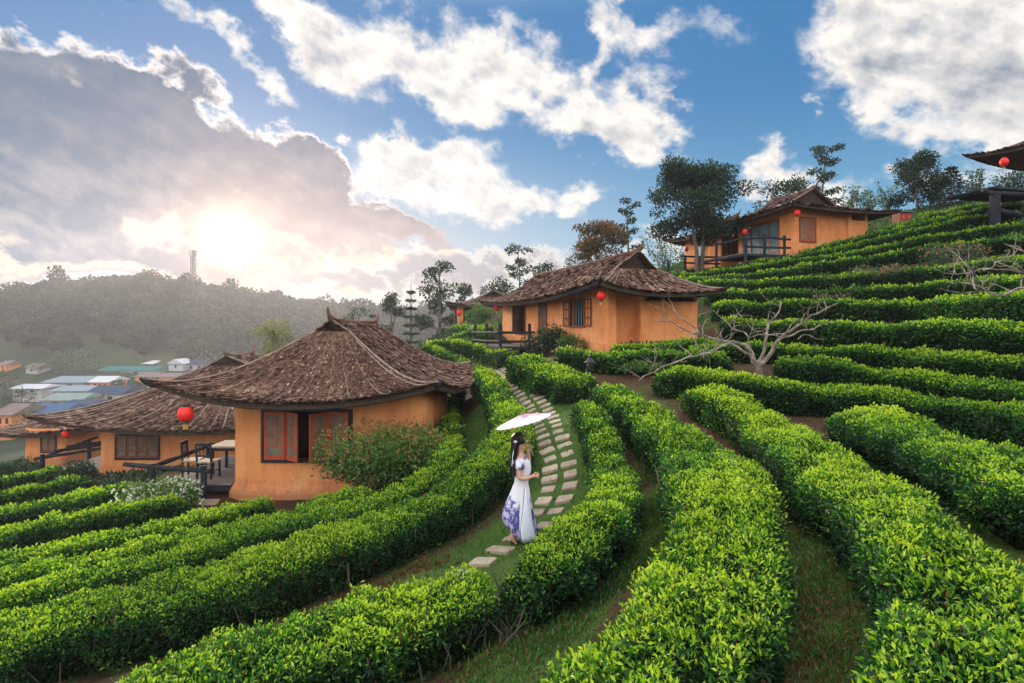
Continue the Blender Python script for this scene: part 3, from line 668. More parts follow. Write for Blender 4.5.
def bar_in(mb, fr, s0, s1, z0, z1, o0, o1, mi=0):
    v = [wp(fr, s_, o, z) for z in (z0, z1) for s_, o in ((s0,o0),(s1,o0),(s1,o1),(s0,o1))]
    mb.add(v, [(0,3,2,1),(4,5,6,7),(0,1,5,4),(1,2,6,5),(2,3,7,6),(3,0,4,7)], .5, mi)
def window(parent, fr, s0, w_, z0, z1, leafs, wood, framem, t=.07, glass=None, lattice=True):
    """leafs: list of opening angles in degrees, + swings out hinged left, - hinged right; None = missing leaf"""
    m = MB()
    bar_in(m, fr, s0-t, s0+w_+t, z0-t, z0, -.08, .05); bar_in(m, fr, s0-t, s0+w_+t, z1, z1+t, -.08, .05)
    bar_in(m, fr, s0-t, s0, z0, z1, -.08, .05); bar_in(m, fr, s0+w_, s0+w_+t, z0, z1, -.08, .05)
    wn = m.build('window', framem, parent)
    n = len(leafs); lw = w_/n
    for k, ang in enumerate(leafs):
        if ang is None: continue
        a, d, nn = fr; right = ang < 0; an = R(abs(ang))
        hs = s0+lw*(k+1)-.004 if right else s0+lw*k+.004
        hp = a + d*hs + nn*.02; dd = (-d if right else d)*math.cos(an) + nn*math.sin(an)
        nn2 = np.array((dd[1], -dd[0])); nn2 = nn2*np.sign(nn2@nn + 1e-6)
        f2 = (hp, dd, nn2); sh = MB(); b = .07; W = lw-.01
        bar_in(sh, f2, 0, b, z0+.01, z1-.01, -.018, .018); bar_in(sh, f2, W-b, W, z0+.01, z1-.01, -.018, .018)
        bar_in(sh, f2, b, W-b, z0+.01, z0+.01+b*1.5, -.018, .018); bar_in(sh, f2, b, W-b, z1-.01-b, z1-.01, -.018, .018)
        bar_in(sh, f2, b, W-b, z0+(z1-z0)*.28, z0+(z1-z0)*.28+b*.7, -.017, .017)
        shn = sh.build('shutter', wood, wn)
        la = MB(); nb = 3
        bar_in(sh2 := MB(), f2, b, W-b, z0+.05, z1-.05, -.006, .004)
        la = sh2
        if lattice:
            zz0, zz1 = z0+(z1-z0)*.33, z1-.08
            for q in range(1, nb): ss = b+(W-2*b)*q/nb; bar_in(la, f2, ss-.008, ss+.008, zz0, zz1, .006, .016, 1)
            for q in range(1, 5): z = zz0+(zz1-zz0)*q/5; bar_in(la, f2, b, W-b, z-.007, z+.007, .0165, .022, 1)
        la.build('pane', [glass or MT['lattice'], wood], wn)
    return wn
def room_box(parent, x0, x1, y0, y1, h):
    m = MB(); m.box(((x0+x1)/2, (y0+y1)/2, .03), (x1-x0, y1-y0, .04)); m.box(((x0+x1)/2, (y0+y1)/2, h*.5), (x1-x0, .03, h-.1))
    return m.build('inside_partition', MT['room'], parent)
def roof(parent, x0, x1, y0, y1, ze, H, rx=None, ga=.24, gb=.24, gs=.72, lift=(.35,.35,.35,.35), prof=1.35, dens=260, sl=.34, nb=9, thick=.16, sag=.12, seed=0, battens=.022, round_=0.0, gableh=None, tint=0.0, horn=True, eavebow=0.0):
    """hip-and-gable thatched roof. ridge along local y. lift: corner rise at (x0y0, x1y0, x1y1, x0y1); ga, gb: share of the length hipped at front, back; gs: how far up the hips go before the small gable starts"""
    rg = np.random.default_rng(seed+77); rx = (x0+x1)/2 if rx is None else rx; Ly = y1-y0
    r0, r1 = y0+Ly*ga, y1-Ly*gb
    nU, nS = 25, 15; S = np.linspace(0, 1, nS); U = np.linspace(0, 1, nU)
    def zc(s): return ze + H*(s**prof)
    def eave(A, B, la, lb):
        c = np.array([A + (B-A)*u for u in U]); z = la*np.clip(1-U*2.0, 0, 1)**2.2 + lb*np.clip(U*2.0-1, 0, 1)**2.2
        return np.c_[c, ze + z + eavebow*np.sin(U*math.pi)]
    A, B, C_, D = np.array((x0,y0)), np.array((x1,y0)), np.array((x1,y1)), np.array((x0,y1))
    e0 = .30                                   # the gable face stands a little behind where the hip stops
    def edge(cn, ry, lf):                      # hip line from the corner, then the verge to the ridge end
        out = []
        gx_ = rx + (cn[0]-rx)*(1-gs); gy_ = ry
        for s in S:
            if s <= gs:
                q = s/gs; p = cn + (np.array((gx_, gy_))-cn)*q
            else:
                q = (s-gs)/(1-gs); p = np.array((gx_, gy_)) + (np.array((rx, gy_ + (-.25 if ry == r0 else .25)))-np.array((gx_, gy_)))*q
            out.append((p[0], p[1], zc(s) + lf*max(0, 1-s*1.6)**2.6))
        return np.array(out)
    E = {k: edge(c, r, l) for k, c, r, l in (('A',A,r0,lift[0]),('B',B,r0,lift[1]),('C',C_,r1,lift[2]),('D',D,r1,lift[3]))}
    def patch(p, q, ea, S_=S, smax=1.0):
        G = np.empty((nS, nU, 3))
        for i in range(nS):
            for c in range(3): G[i,:,c] = p[i,c] + (q[i,c]-p[i,c])*U
            base = p[0] + (q[0]-p[0])*U[:,None]; wgt = max(0, 1-S[i]*1.15)**1.6
            G[i] += (ea-base)*wgt
            G[i,:,2] -= sag*math.sin(S[i]*math.pi)*np.sin(U*math.pi)*.5
        return G
    patches = []
    L_ = patch(E['D'], E['A'], eave(D, A, lift[3], lift[0])); Rr = patch(E['B'], E['C'], eave(B, C_, lift[1], lift[2]))
    # front and back hips stop at gs
    def cut(e): 
        sS = np.linspace(0, gs, nS); return np.stack([np.interp(sS, S, e[:,i]) for i in range(3)], 1)
    def patch2(p, q, ea):
        G = np.empty((nS, nU, 3)); p, q = cut(p), cut(q)
        for i in range(nS):
            G[i] = p[i] + (q[i]-p[i])*U[:,None]; base = p[0] + (q[0]-p[0])*U[:,None]
            G[i] += (ea-base)*max(0, 1-S[i]*1.05)**1.6; G[i,:,2] -= sag*math.sin(S[i]*math.pi)*np.sin(U*math.pi)*.4
        return G
    Fr = patch2(E['A'], E['B'], eave(A, B, lift[0], lift[1])); Bk = patch2(E['C'], E['D'], eave(C_, D, lift[2], lift[3]))
    if round_:
        for G, ax, sg in ((Fr, 1, -1), (Bk, 1, 1), (L_, 0, -1), (Rr, 0, 1)):
            w_ = np.sin(U*math.pi)[None,:]*((1-S)**1.2)[:,None]; G[...,ax] += sg*round_*w_
    mb = MB(); th = MB()
    for G in (L_, Rr, Fr, Bk):
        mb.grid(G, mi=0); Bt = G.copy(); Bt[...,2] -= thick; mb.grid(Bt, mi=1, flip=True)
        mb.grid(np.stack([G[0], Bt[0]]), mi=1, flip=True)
        du = np.linalg.norm(G[1:,:-1]-G[:-1,:-1], axis=2); dv = np.linalg.norm(G[:-1,1:]-G[:-1,:-1], axis=2)
        cnt = rg.poisson(du*dv*dens); idx = np.repeat(np.arange(cnt.size), cnt.ravel()); i, j = np.divmod(idx, nU-1); u, v = rg.random(len(idx)), rg.random(len(idx))
        w4 = [((1-u)*(1-v))[:,None], (u*(1-v))[:,None], ((1-u)*v)[:,None], (u*v)[:,None]]
        P = G[i,j]*w4[0]+G[i+1,j]*w4[1]+G[i,j+1]*w4[2]+G[i+1,j+1]*w4[3]
        dn = G[i,j]-G[i+1,j]; dn /= np.linalg.norm(dn, axis=1)[:,None]+1e-9; sd_ = G[i,j+1]-G[i,j]; sd_ /= np.linalg.norm(sd_, axis=1)[:,None]+1e-9
        nn = np.cross(dn, sd_); nn *= np.sign(nn[:,2])[:,None]
        k = len(idx); L = sl*rg.uniform(.5, 1.25, k)[:,None]; W = L*rg.uniform(.14, .34, k)[:,None]
        dd = dn + sd_*rg.normal(size=(k,1))*.38 + nn*rg.uniform(-.02, .30, (k,1)); dd /= np.linalg.norm(dd, axis=1)[:,None]
        ss = sd_ + nn*rg.normal(size=(k,1))*.35; P = P + nn*.012 + dn*.02
        V = np.stack([P-ss*W*.5, P+ss*W*.5, P+dd*L*.6+ss*W*.62, P+dd*L+rg.normal(size=(k,3))*.01], 1)
        V2 = np.stack([P-ss*W*.5, P+dd*L*.6+ss*W*.62, P+dd*L, P+dd*L*.6-ss*W*.62], 1)
        V5 = np.stack([P-ss*W*.5, P+ss*W*.5, P+dd*L*.6+ss*W*.62, P+dd*L, P+dd*L*.6-ss*W*.62], 1).reshape(-1,3)
        tt = np.clip(.32 + tint + rg.normal(size=k)*.20 + .10*snoise(P, .5, seed+3) + .22*(rg.random(k) < .12), 0, 1)
        kk = np.arange(k)[:,None]
        th.add(V5, kk*5+np.array([[0,1,2,4]]), np.repeat(tt, 5)); th.add(V5, kk*5+np.array([[4,2,3]]), np.repeat(tt, 5))
    # gable faces
    for a, b, r, sg in (('A','B',r0,-1),('D','C',r1,1)):
        ig = int(round(gs*(nS-1))); pa, pb = E[a][ig:], E[b][ig:]; top = pa[-1]
        mb.grid(np.stack([pa+(0,sg*-.10,-.03), pb+(0,sg*-.10,-.03)]), mi=1)
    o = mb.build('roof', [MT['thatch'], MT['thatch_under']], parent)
    th.build('thatch', MT['thatch'], o)
    bt = MB()
    up = np.array((0,0,.035))
    for G, m in ((L_, nb+2), (Rr, nb+2), (Fr, nb), (Bk, nb)):
        for q in range(m):
            u = (q+.5+rg.uniform(-.25,.25))/m*(nU-1); j = int(u); f = u-j; j = min(j, nU-2)
            c = G[:,j]*(1-f)+G[:,j+1]*f; c = c + up + rg.normal(size=3)*.006
            i0 = 0; i1 = int(nS*rg.uniform(.62, 1.0)); bt.tube(c[i0:max(i1,4)], battens*rg.uniform(.6,1.15), 4, rg.uniform(0,1))
    for k in 'ABCD': bt.tube(E[k][:]+up*1.3, battens*1.5, 5, .8)
    bt.build('batten', MT['batten'], o)
    rd = MB(); rp = np.array([(rx, r0-.32, ze+H+.10), (rx, r0, ze+H+.03), (rx, (r0+r1)/2, ze+H-.03), (rx, r1, ze+H+.03), (rx, r1+.32, ze+H+.10)])
    rd.tube(resample(rp, .2)[0], .075, 7, .35, wob=.12)
    if horn:
        for yy, sg in ((r0-.28, -1), (r1+.28, 1)): rd.tube([(rx, yy, ze+H+.04), (rx, yy+sg*.14, ze+H+.16), (rx, yy+sg*.22, ze+H+.36)], [.07,.055,.03], 6, .5)
    rd.build('ridge', MT['thatch'], o)
    eb = MB()
    for G in (L_, Rr, Fr, Bk): 
        c = G[0].copy(); c[:,2] -= thick*.8; cc = np.array((rx, (y0+y1)/2, 0)); v = cc-c; v[:,2] = 0; c = c + v/np.linalg.norm(v, axis=1)[:,None]*.10
        eb.tube(c, .065, 6)
    if horn:
        for k, c0 in (('A',A),('B',B),('C',C_),('D',D)):
            p = E[k][0]; d = np.array((c0[0]-rx, c0[1]-(y0+y1)/2, 0)); d /= np.linalg.norm(d)
            eb.tube([p-d*.5-(0,0,.10), p-(0,0,.07), p+d*.14+(0,0,.0), p+d*.26+(0,0,.09)], [.07,.075,.06,.03], 7)
    eb.build('eave_beam', MT['dark_wood'], o)
    return o, E
def house(px, d, ang, label, base=None, x=None, z=None):
    p = at(px, 330, d) if x is None else np.array((x, d, 0)); zz = z if z is not None else (HZ-base)/F*d
    o = empty('mud_house', (p[0], p[1], zz), ang, label, 'house', 'orange mud houses with thatched roofs'); return o
# ---- the big house on the left
bh = house(228, 14.5, 0, 'large orange mud house with brown thatched roof and open red shutters, nearest on the left', base=497)
ops = [(0, .93, 2.18, .95, 2.18)]
wl = Wall([(0,0),(5.0,0),(5.0,5.6),(0,5.6)], 2.62, rad=.55, flare=.15, openings=ops, seed=1); wl.mb.build('wall', MT['stucco'], bh, smooth=False)
f0 = wl.frame(0)
window(bh, f0, .93, 2.18, .95, 2.18, [3, 38, -52, 10], MT['red_wood'], MT['black'])
room_box(bh, .3, 4.7, .4, 5.2, 2.4)
roof(bh, -1.4, 5.45, -.85, 8.6, 2.52, 2.0, rx=2.15, ga=.27, gb=.22, gs=.88, lift=(.50,.45,.38,.4), dens=1250, sl=.19, nb=9, seed=1, prof=1.25, thick=.13, round_=.35, battens=.018, sag=.25)
# ---- the round-roofed house beyond it
h2 = house(92, 24, 0, 'low round-roofed mud house behind the big one, with a closed row of dark red windows', base=477)
wl = Wall([(0,0),(7.2,0),(7.2,5.5),(0,5.5)], 2.4, rad=.9, flare=.1, openings=[(0, 1.05, 1.75, .8, 1.75)], seed=2); wl.mb.build('wall', MT['stucco'], h2)
window(h2, wl.frame(0), 1.05, 1.75, .8, 1.75, [2,4,-3,-5], MT['brown_wood'], MT['black'])
room_box(h2, .3, 6.8, .4, 5.2, 2.0)
roof(h2, -1.75, 10.5, -1.0, 8.2, 2.22, 2.75, rx=4.2, ga=.45, gb=.30, gs=.85, lift=(.5,.4,.3,.3), dens=260, sl=.28, nb=24, seed=2, prof=1.15, round_=.6, battens=.028, sag=.3)
# ---- small house at the left edge
h3 = house(23, 33, 0, 'small mud house at the left edge, half hidden under a low dark thatched roof', base=462)
wl = Wall([(0,0),(2.3,0),(2.3,3.5),(0,3.5)], 1.9, rad=.3, openings=[(0, 1.1, .8, .6, 1.6)], seed=3); wl.mb.build('wall', MT['stucco'], h3)
window(h3, wl.frame(0), 1.1, .8, .6, 1.6, [2,-2], MT['brown_wood'], MT['black'], lattice=False)
roof(h3, -2.0, 3.3, -.9, 4.6, 1.72, .55, ga=.35, gb=.35, lift=(.3,.3,.3,.3), dens=60, sl=.45, nb=12, seed=3, battens=.03)
# ---- middle house
aM = math.atan2(2.41, 6.7); mh = house(607, 20.1, aM, 'middle orange mud house with brown roof, open grey-paned windows and two red lanterns', base=360)
LH = 11.5
# corner at the local origin; long wall runs back along +y, the bathroom block stands at the right
fp = [(0,0),(.42,0),(.42,.45),(1.35,.45),(1.35,-.05),(3.85,-.05),(3.85,6.0),(3.2,LH),(0,LH)]
h_ = 2.66; ops = [(8, LH-2.95, 1.15, 1.22, 2.22), (8, LH-8.6, 1.0, .5, 2.25), (8, LH-5.6, .85, .35, 2.25), (4, .30, 1.95, 2.18, 2.48)]
ops = [(8, LH-(2.95), 1.2, 1.22, 2.22), (8, 2.2, 1.3, .9, 2.25), (8, 5.3, .8, .3, 2.2), (4, .30, 1.95, 2.20, 2.50)]
wl = Wall(fp, h_, rad=.09, flare=.05, openings=ops, seed=4); wl.mb.build('wall', MT['stucco'], mh)
f8 = wl.frame(8)
wn = window(mh, f8, LH-2.95, 1.2, 1.22, 2.22, [None, None, None], MT['brown_wood'], MT['brown_wood'])
def gratings(wn, fr, s0, w_, z0, z1, n, m):
    g_ = MB()
    for i in range(1, n): bar_in(g_, fr, s0+w_*i/n-.02, s0+w_*i/n+.02, z0, z1, -.06, -.02)
    g_.build('bar', m, wn)
gratings(wn, f8, LH-2.75, .9, 1.22, 2.22, 4, MT['pale_roof'])
# shutters folded back against the wall on either side
for s0 in (LH-2.95-.62, LH-1.75+.06):
    sh = MB(); bar_in(sh, f8, s0, s0+.06, 1.2, 2.24, .03, .06); bar_in(sh, f8, s0+.5, s0+.56, 1.2, 2.24, .03, .06)
    for z in (1.2, 1.5, 1.86, 2.18): bar_in(sh, f8, s0+.06, s0+.5, z, z+.06, .03, .06)
    bar_in(sh, f8, s0+.27, s0+.30, 1.26, 2.18, .035, .055); sh.build('shutter', MT['brown_wood'], wn)
wn = window(mh, f8, 2.2, 1.3, .9, 2.25, [None, 70, None], MT['brown_wood'], MT['brown_wood']); 
wd = window(mh, f8, 5.3, .8, .3, 2.2, [3, -3], MT['brown_wood'], MT['brown_wood']); wd.name = 'door'
f4 = wl.frame(4); v_ = MB(); bar_in(v_, f4, .2, 2.35, 2.12, 2.20, -.02, .03); [bar_in(v_, f4, .3+.24*i, .35+.24*i, 2.20, 2.50, -.09, -.05) for i in range(1, 8)]; v_.build('vent', MT['dark_wood'], mh)
room_box(mh, .3, 3.8, .7, 10.5, 2.5)
roof(mh, -.85, 4.15, -1.0, LH+1.0, 2.36, 1.6, rx=1.55, ga=.12, gb=.16, gs=.66, lift=(.35,.18,.3,.3), dens=330, sl=.24, nb=14, seed=4, prof=1.2, thick=.15, battens=.016, sag=.1, tint=.02)
# ---- small distant house left of it
h6 = house(457, 45, 0, 'small distant mud house with a slate-dark roof, left of the middle house', base=325)
wl = Wall([(0,0),(1.9,0),(1.9,.5),(5.5,.5),(5.5,4.5),(0,4.5)], 1.7, rad=.15, seed=6, openings=[(0,.5,.7,.1,1.4)]); wl.mb.build('wall', MT['stucco'], h6)
room_box(h6, .3, 5, .8, 4.2, 1.6)
roof(h6, -.7, 6.4, -.8, 5.3, 1.45, 1.35, ga=.35, gb=.3, lift=(.3,.1,.3,.3), dens=40, sl=.45, nb=14, seed=6, battens=.03, tint=-.12)
# ---- upper house
aU = math.atan2(1.7, 5.45); uh = house(795, 31, aU, 'upper orange mud house on the right hill, with a red shuttered window facing the viewer', base=258)
fp = [(0,0),(3.55,0),(3.55,-.18),(5.0,-.18),(5.0,4.6),(0,4.6)]
wl = Wall(fp, 2.8, rad=.1, seed=7, openings=[(0,.35,1.0,.95,2.2),(5,.5,2.9,.45,2.3),(2,.25,.95,2.25,2.6)]); wl.mb.build('wall', MT['stucco'], uh)
window(uh, wl.frame(0), .35, 1.0, .95, 2.2, [2,-2], MT['red_wood'], MT['brown_wood'])
wd = window(uh, wl.frame(5), .5, 2.9, .45, 2.3, [2, 2, -2, -2], MT['brown_wood'], MT['brown_wood'], glass=MT['glass'], lattice=False); wd.name = 'glass_door'
room_box(uh, .3, 4.7, .4, 4.2, 2.7)
roof(uh, -1.0, 6.2, -.9, 5.8, 2.62, 1.55, rx=2.2, ga=.30, gb=.3, gs=.55, lift=(.15,.15,.2,.35), dens=85, sl=.36, nb=16, seed=7, prof=1.35, battens=.02, thick=.14, tint=-.08)
h8 = house(721, 37, aU, 'lower-lying upper mud house with the white door, left of its larger neighbour on the hill', base=271)
wl = Wall([(0,0),(3.6,0),(3.6,4),(0,4)], 2.75, rad=.1, seed=8, openings=[(0,.12,1.3,.85,2.2),(3,1.3,.9,.1,2.1)]); wl.mb.build('wall', MT['stucco'], h8)
window(h8, wl.frame(0), .12, 1.3, .85, 2.2, [2,2,-2], MT['brown_wood'], MT['brown_wood'])
wd = window(h8, wl.frame(3), 1.3, .9, .1, 2.1, [2], MT['white'], MT['white'], glass=MT['white'], lattice=False); wd.name = 'door'
roof(h8, -.9, 4.6, -.9, 5.2, 2.5, 1.35, ga=.3, gb=.3, gs=.6, lift=(.15,.15,.2,.3), dens=50, sl=.4, nb=12, seed=8, battens=.02, tint=-.08)
# ---- top right: corner of one more house, only its eave in the picture
h9 = house(1128, 27, .35, 'mud house at the top right corner, only its upturned thatched eave showing', z=(HZ-190)/F*27)
wl = Wall([(0,0),(4.5,0),(4.5,4),(0,4)], 2.7, rad=.1, seed=9); wl.mb.build('wall', MT['stucco'], h9)
roof(h9, -2.9, 5.3, -1.3, 5.2, 2.55, 2.2, rx=1.6, ga=.3, gb=.3, gs=.6, lift=(.2,.2,.3,.3), dens=90, sl=.36, nb=14, seed=9, battens=.02, thick=.14, tint=-.08)
# ================================================================= small things round the houses
def local(o, p): return Matrix.Translation(o.location) @ Matrix.Rotation(o.rotation_euler[2], 4, 'Z') @ Vector(p)
# ---- red lanterns: one is built, the others are copies
def make_lantern():
    o = empty('lantern', (0,0,0), 0, 'x', 'lantern', 'red silk lanterns under the eaves')
    b = MB(); n = 24; zz = np.linspace(-.20, .20, 13); G = []
    for z in zz:
        r = .205*math.sqrt(max(0, 1-(z/.235)**2))
        a = np.arange(n)*2*math.pi/n; G.append(np.stack([np.cos(a)*r*(1-.035*np.cos(a*12)), np.sin(a)*r*(1-.035*np.cos(a*12)), np.full(n, z)], 1))
    b.grid(np.array(G), closed=True); b.build('shade', MT['lantern'], o, smooth=True)
    for z_ in (.19, -.25): c = MB(); c.lathe([(0,z_+.06),(.09,z_+.06),(.10,z_),(0,z_)], n=14); c.build('rim', MT['black'], o)
    t = MB(); [t.tube([(math.cos(a)*.05, math.sin(a)*.05, -.25), (math.cos(a)*.055, math.sin(a)*.055, -.42)], .008, 4) for a in np.arange(9)*.7]; t.build('tassel', MT['gold'], o)
    h = MB(); h.tube([(0,0,.25),(0,0,.52)], .01, 4); h.build('hanger', MT['black'], o); return o
lan = make_lantern(); first = True
for px, py, d, sc_, lab in [(185.5,414,13.35,1.0,'red lantern under the left eave of the big mud house, above the table deck'),
    (66,434,23.2,.85,'red lantern at the left corner of the low round-roofed house'),
    (601,296,19.3,.85,'red lantern at the near corner of the middle house'),
    (497,307,30,1.0,'red lantern at the far left end of the middle house'),
    (459,313,44,1.15,'tall red lantern on the small distant house'),
    (797,213,30.2,.95,'red lantern above the wall corner of the upper house'),
    (745,232,33,.95,'red lantern at the left eave tip of the upper house'),
    (720,236,36.2,.9,'red lantern at the wall corner of the white-doored hill house'),
    (686.5,249,38,.8,'smallest red lantern, at the left eave tip of the white-doored hill house'),
    (1004,162,25.5,.95,'red lantern at the top right, below the upturned eave')]:
    p = at(px, py, d); o = lan if first else copy_thing(lan); first = False
    o.location = p; o.scale = (sc_*.84,)*3; o['label'] = lab
# ---- decks
def deck(name, o, posts, rails, floor, label, zf=0.0, legs=True, zleg=-1.0, pr=.075):
    """posts: (x, y, height); rails: ((x,y,z),(x,y,z)); floor: polygon x0,x1,y0,y1; all in the frame of house o"""
    t = empty(name, tuple(o.location), o.rotation_euler[2], label, 'deck')
    x0, x1, y0, y1 = floor; f = MB(); n = int((y1-y0)/.14)
    for i in range(n):
        ya = y0+(y1-y0)*i/n; f.box(((x0+x1)/2, ya+(y1-y0)/n/2, zf-.02+rng.normal()*.003), (x1-x0+rng.uniform(-.03,.03), (y1-y0)/n-.012, .04))
    f.build('floor', MT['deck'], t)
    b = MB(); b.bar((x0,y0,zf-.12),(x1,y0,zf-.12),.12); b.bar((x0,y0,zf-.12),(x0,y1,zf-.12),.12); b.bar((x1,y0,zf-.12),(x1,y1,zf-.12),.12); b.build('joist', MT['dark_wood'], t)
    for x, y, h in posts:
        p = MB(); p.tube(resample([(x,y,zf+zleg),(x+.01,y,zf+h*.5),(x,y,zf+h)], .2)[0], pr, 8, wob=.05); p.build('post', MT['dark_wood'], t)
    for a, c in rails:
        p = MB(); p.tube(resample([a, ((a[0]+c[0])/2,(a[1]+c[1])/2,(a[2]+c[2])/2-.015), c], .25)[0], pr*.8, 8, wob=.06); p.build('rail', MT['dark_wood'], t)
    return t
# big house deck (floor just above the slope, left of the wall)
dk1 = deck('wooden_deck', bh, [(-2.0,.1,.55),(-.62,.0,.52),(-1.9,2.6,.55)], [((-2.75,.15,.80),(-.45,.0,.66)),((-2.0,.1,.74),(-1.85,2.7,.80)),((-1.9,2.65,.80),(-.1,2.7,.80))], (-1.9,-.02,.2,3.6), 'weathered plank deck with dark log rails beside the big mud house', zf=.28)
tb = empty('table', tuple(local(bh, (-.55,1.6,.28))), 0, 'pale-topped wooden table on the plank deck beside the big mud house', 'table')
m = MB(); m.box((0,0,.75), (1.1,.9,.05)); m.build('tabletop', MT['table'], tb)
m = MB(); [m.bar((x,-.4,.68),(x,.4,.68),.04,.09) for x in (-.48,.48)]; [m.bar((-.46,y,.68),(.46,y,.68),.04,.08) for y in (-.4,.4)]; m.build('apron', MT['dark_wood'], tb)
for x in (-.48,.48):
    for y in (-.38,.38): m = MB(); m.bar((x,y,0),(x,y,.72),.06); m.build('leg', MT['dark_wood'], tb)
def chair():
    o = empty('chair', (0,0,0), 0, 'x', 'chair', 'dark wooden chairs on the deck')
    m = MB(); m.box((0,0,.45), (.44,.42,.035)); m.build('seat', MT['table'], o)
    for x in (-.2,.2):
        m = MB(); m.bar((x,-.18,0),(x,-.18,.44),.04); m.build('leg', MT['dark_wood'], o)
        m = MB(); m.bar((x,.19,0),(x,.19,.45),.04); m.bar((x,.19,.45),(x,.23,.95),.04); m.build('leg', MT['dark_wood'], o)
    m = MB(); m.bar((-.2,.23,.93),(.2,.23,.93),.03,.08); m.bar((-.2,.21,.62),(.2,.21,.62),.025,.05); [m.bar((x,.21,.62),(x,.23,.93),.02) for x in (-.1,0,.1)]; m.build('backrest', MT['dark_wood'], o)
    m = MB(); m.bar((-.2,-.18,.2),(-.2,.19,.2),.025); m.bar((.2,-.18,.2),(.2,.19,.2),.025); m.bar((-.2,0,.2),(.2,0,.2),.025); m.build('stretcher', MT['dark_wood'], o); return o
ch = chair(); ch.location = local(bh, (-1.45,1.0,.28)); ch.rotation_euler[2] = R(100); ch['label'] = 'dark wooden chair at the outer side of the deck table'
c2_ = copy_thing(ch, local(bh, (-.95,.85,.28)), R(175), 'dark wooden chair with its back to the viewer at the deck table')
# deck of the round-roofed house
dk2 = deck('wooden_deck', h2, [(-2.35,.3,.75),(-.9,2.6,.9),(-2.2,2.8,.9)], [((-2.6,.2,.72),(-.15,1.6,.98)),((-2.35,.3,.74),(-2.1,3.2,1.1)),((-2.3,.9,.90),(-.3,2.2,1.05)),((-2.2,1.4,.98),(-.3,2.6,1.12))], (-2.1,-.05,.6,3.6), 'grey plank deck with dark log rails beside the low round-roofed house', zf=.15, zleg=-.9, pr=.085)
# decks up the hill
dk3 = deck('wooden_deck', uh, [(-3.4,-.2,.95),(-2.2,-.2,1.0),(-.9,-.2,1.0),(-3.4,2.2,.9)], [((-3.7,-.2,.85),(-1.6,-.2,1.05)),((-3.5,-.2,.45),(-.5,-.2,.50)),((-1.8,-.2,1.0),(-.5,-.2,.95)),((-3.4,-.2,.9),(-3.4,2.3,.9))], (-3.4,-.4,-.1,3.2), 'dark wooden deck with log rails in front of the upper house glass doors', zf=.15, zleg=-1.6)
dk3.name = 'wooden_deck'
dk4 = deck('wooden_deck', h8, [(-2.9,-.3,.85),(-1.9,-.3,.85),(-.6,-.3,.85),(-2.9,1.6,.8)], [((-3.2,-.3,.8),(-.2,-.3,.85)),((-3.0,-.3,.4),(-.3,-.3,.42))], (-3.0,-.3,-.2,2.6), 'dark wooden deck beside the white-doored hill house', zf=0, zleg=-1.6)
# middle house deck
dk5 = deck('wooden_deck', mh, [(-1.9,6.2,1.0),(-1.9,8.2,1.0),(-1.9,10.2,1.0),(-.5,6.2,1.0)], [((-2.0,6.1,.95),(-2.0,10.4,.95)),((-2.0,6.15,.95),(-.3,6.15,.95)),((-1.95,6.2,.55),(-1.95,10.3,.55)),((-1.95,6.2,.55),(-.3,6.2,.55))], (-1.95,-.05,6.2,10.6), 'dark railed deck at the far end of the middle house', zf=.35, zleg=-1.4)
# stair rail
sr = empty('stair_railing', tuple(local(mh, (0,0,0))), aM, 'dark bent handrail running down beside the steps of the middle house', 'railing')
m = MB(); m.tube(resample([(-.45,3.4,.55),(-.55,3.0,.62),(-.8,2.9,.60),(-1.6,3.9,.35),(-2.6,5.0,.05)], .2)[0], .035, 6); m.build('handrail', MT['dark_wood'], sr)
m = MB(); m.tube([(-.75,3.0,.38),(-1.6,4.0,.12),(-2.5,5.0,-.15)], .03, 6); m.build('lower_rail', MT['dark_wood'], sr)
for x, y, z in ((-.5,3.1,.6),(-1.6,3.9,.35),(-2.5,4.9,.08)): m = MB(); m.tube([(x,y,z),(x,y,z-1.1)], .035, 6); m.build('post', MT['dark_wood'], sr)
# ---- dark pavilion at the top right
pv = empty('pavilion', tuple(at(995, 229, 26.5)), .25, 'dark log viewing platform with a thick post at the top right edge', 'pavilion')
m = MB(); m.tube([(0,0,-.5),(0,0,1.62)], .20, 10, wob=.03); m.build('post', MT['dark_wood'], pv)
m = MB(); m.tube([(3.2,0,-.5),(3.2,0,1.62)], .20, 10, wob=.03); m.build('post', MT['dark_wood'], pv)
m = MB(); m.tube([(-.75,0,1.78),(-.35,0,1.66),(3.6,0,1.75)], .11, 8); m.tube([(0,-.2,1.9),(.1,2.5,1.9)], .1, 8); m.build('beam', MT['dark_wood'], pv)
m = MB(); [m.box((1.9, .1+.16*i, 1.93), (4.2,.145,.05)) for i in range(14)]; m.build('floor', MT['dark_wood'], pv)
m = MB(); m.tube([(.3,.2,.95),(3.5,.2,.62)], .12, 8); m.tube([(.3,.5,.90),(3.5,.5,.55)], .12, 8); m.build('rail', MT['dark_wood'], pv)
# ---- small red-and-orange shed on the skyline
p = onground(905, 39); p[2] = (HZ-219)/F*39
sh_ = empty('shed', tuple(p), .2, 'tiny brown and red shed on the skyline behind the upper house', 'shed')
sh_.scale = (.36,)*3
m = MB(); m.box((.3,1,.3), (2.6,1.8,2.0)); m.build('wall', MT['brown_wood'], sh_)
m = MB(); m.box((.3,.9,1.42), (3.3,2.5,.10)); m.build('roof', MT['pale_roof'], sh_)
m = MB(); m.box((-.3,.08,.55), (.5,.05,.7)); m.build('shutter', MT['lantern'], sh_)
m = MB(); m.box((.9,.08,.55), (.5,.05,.7)); m.build('shutter', MT['lantern'], sh_)
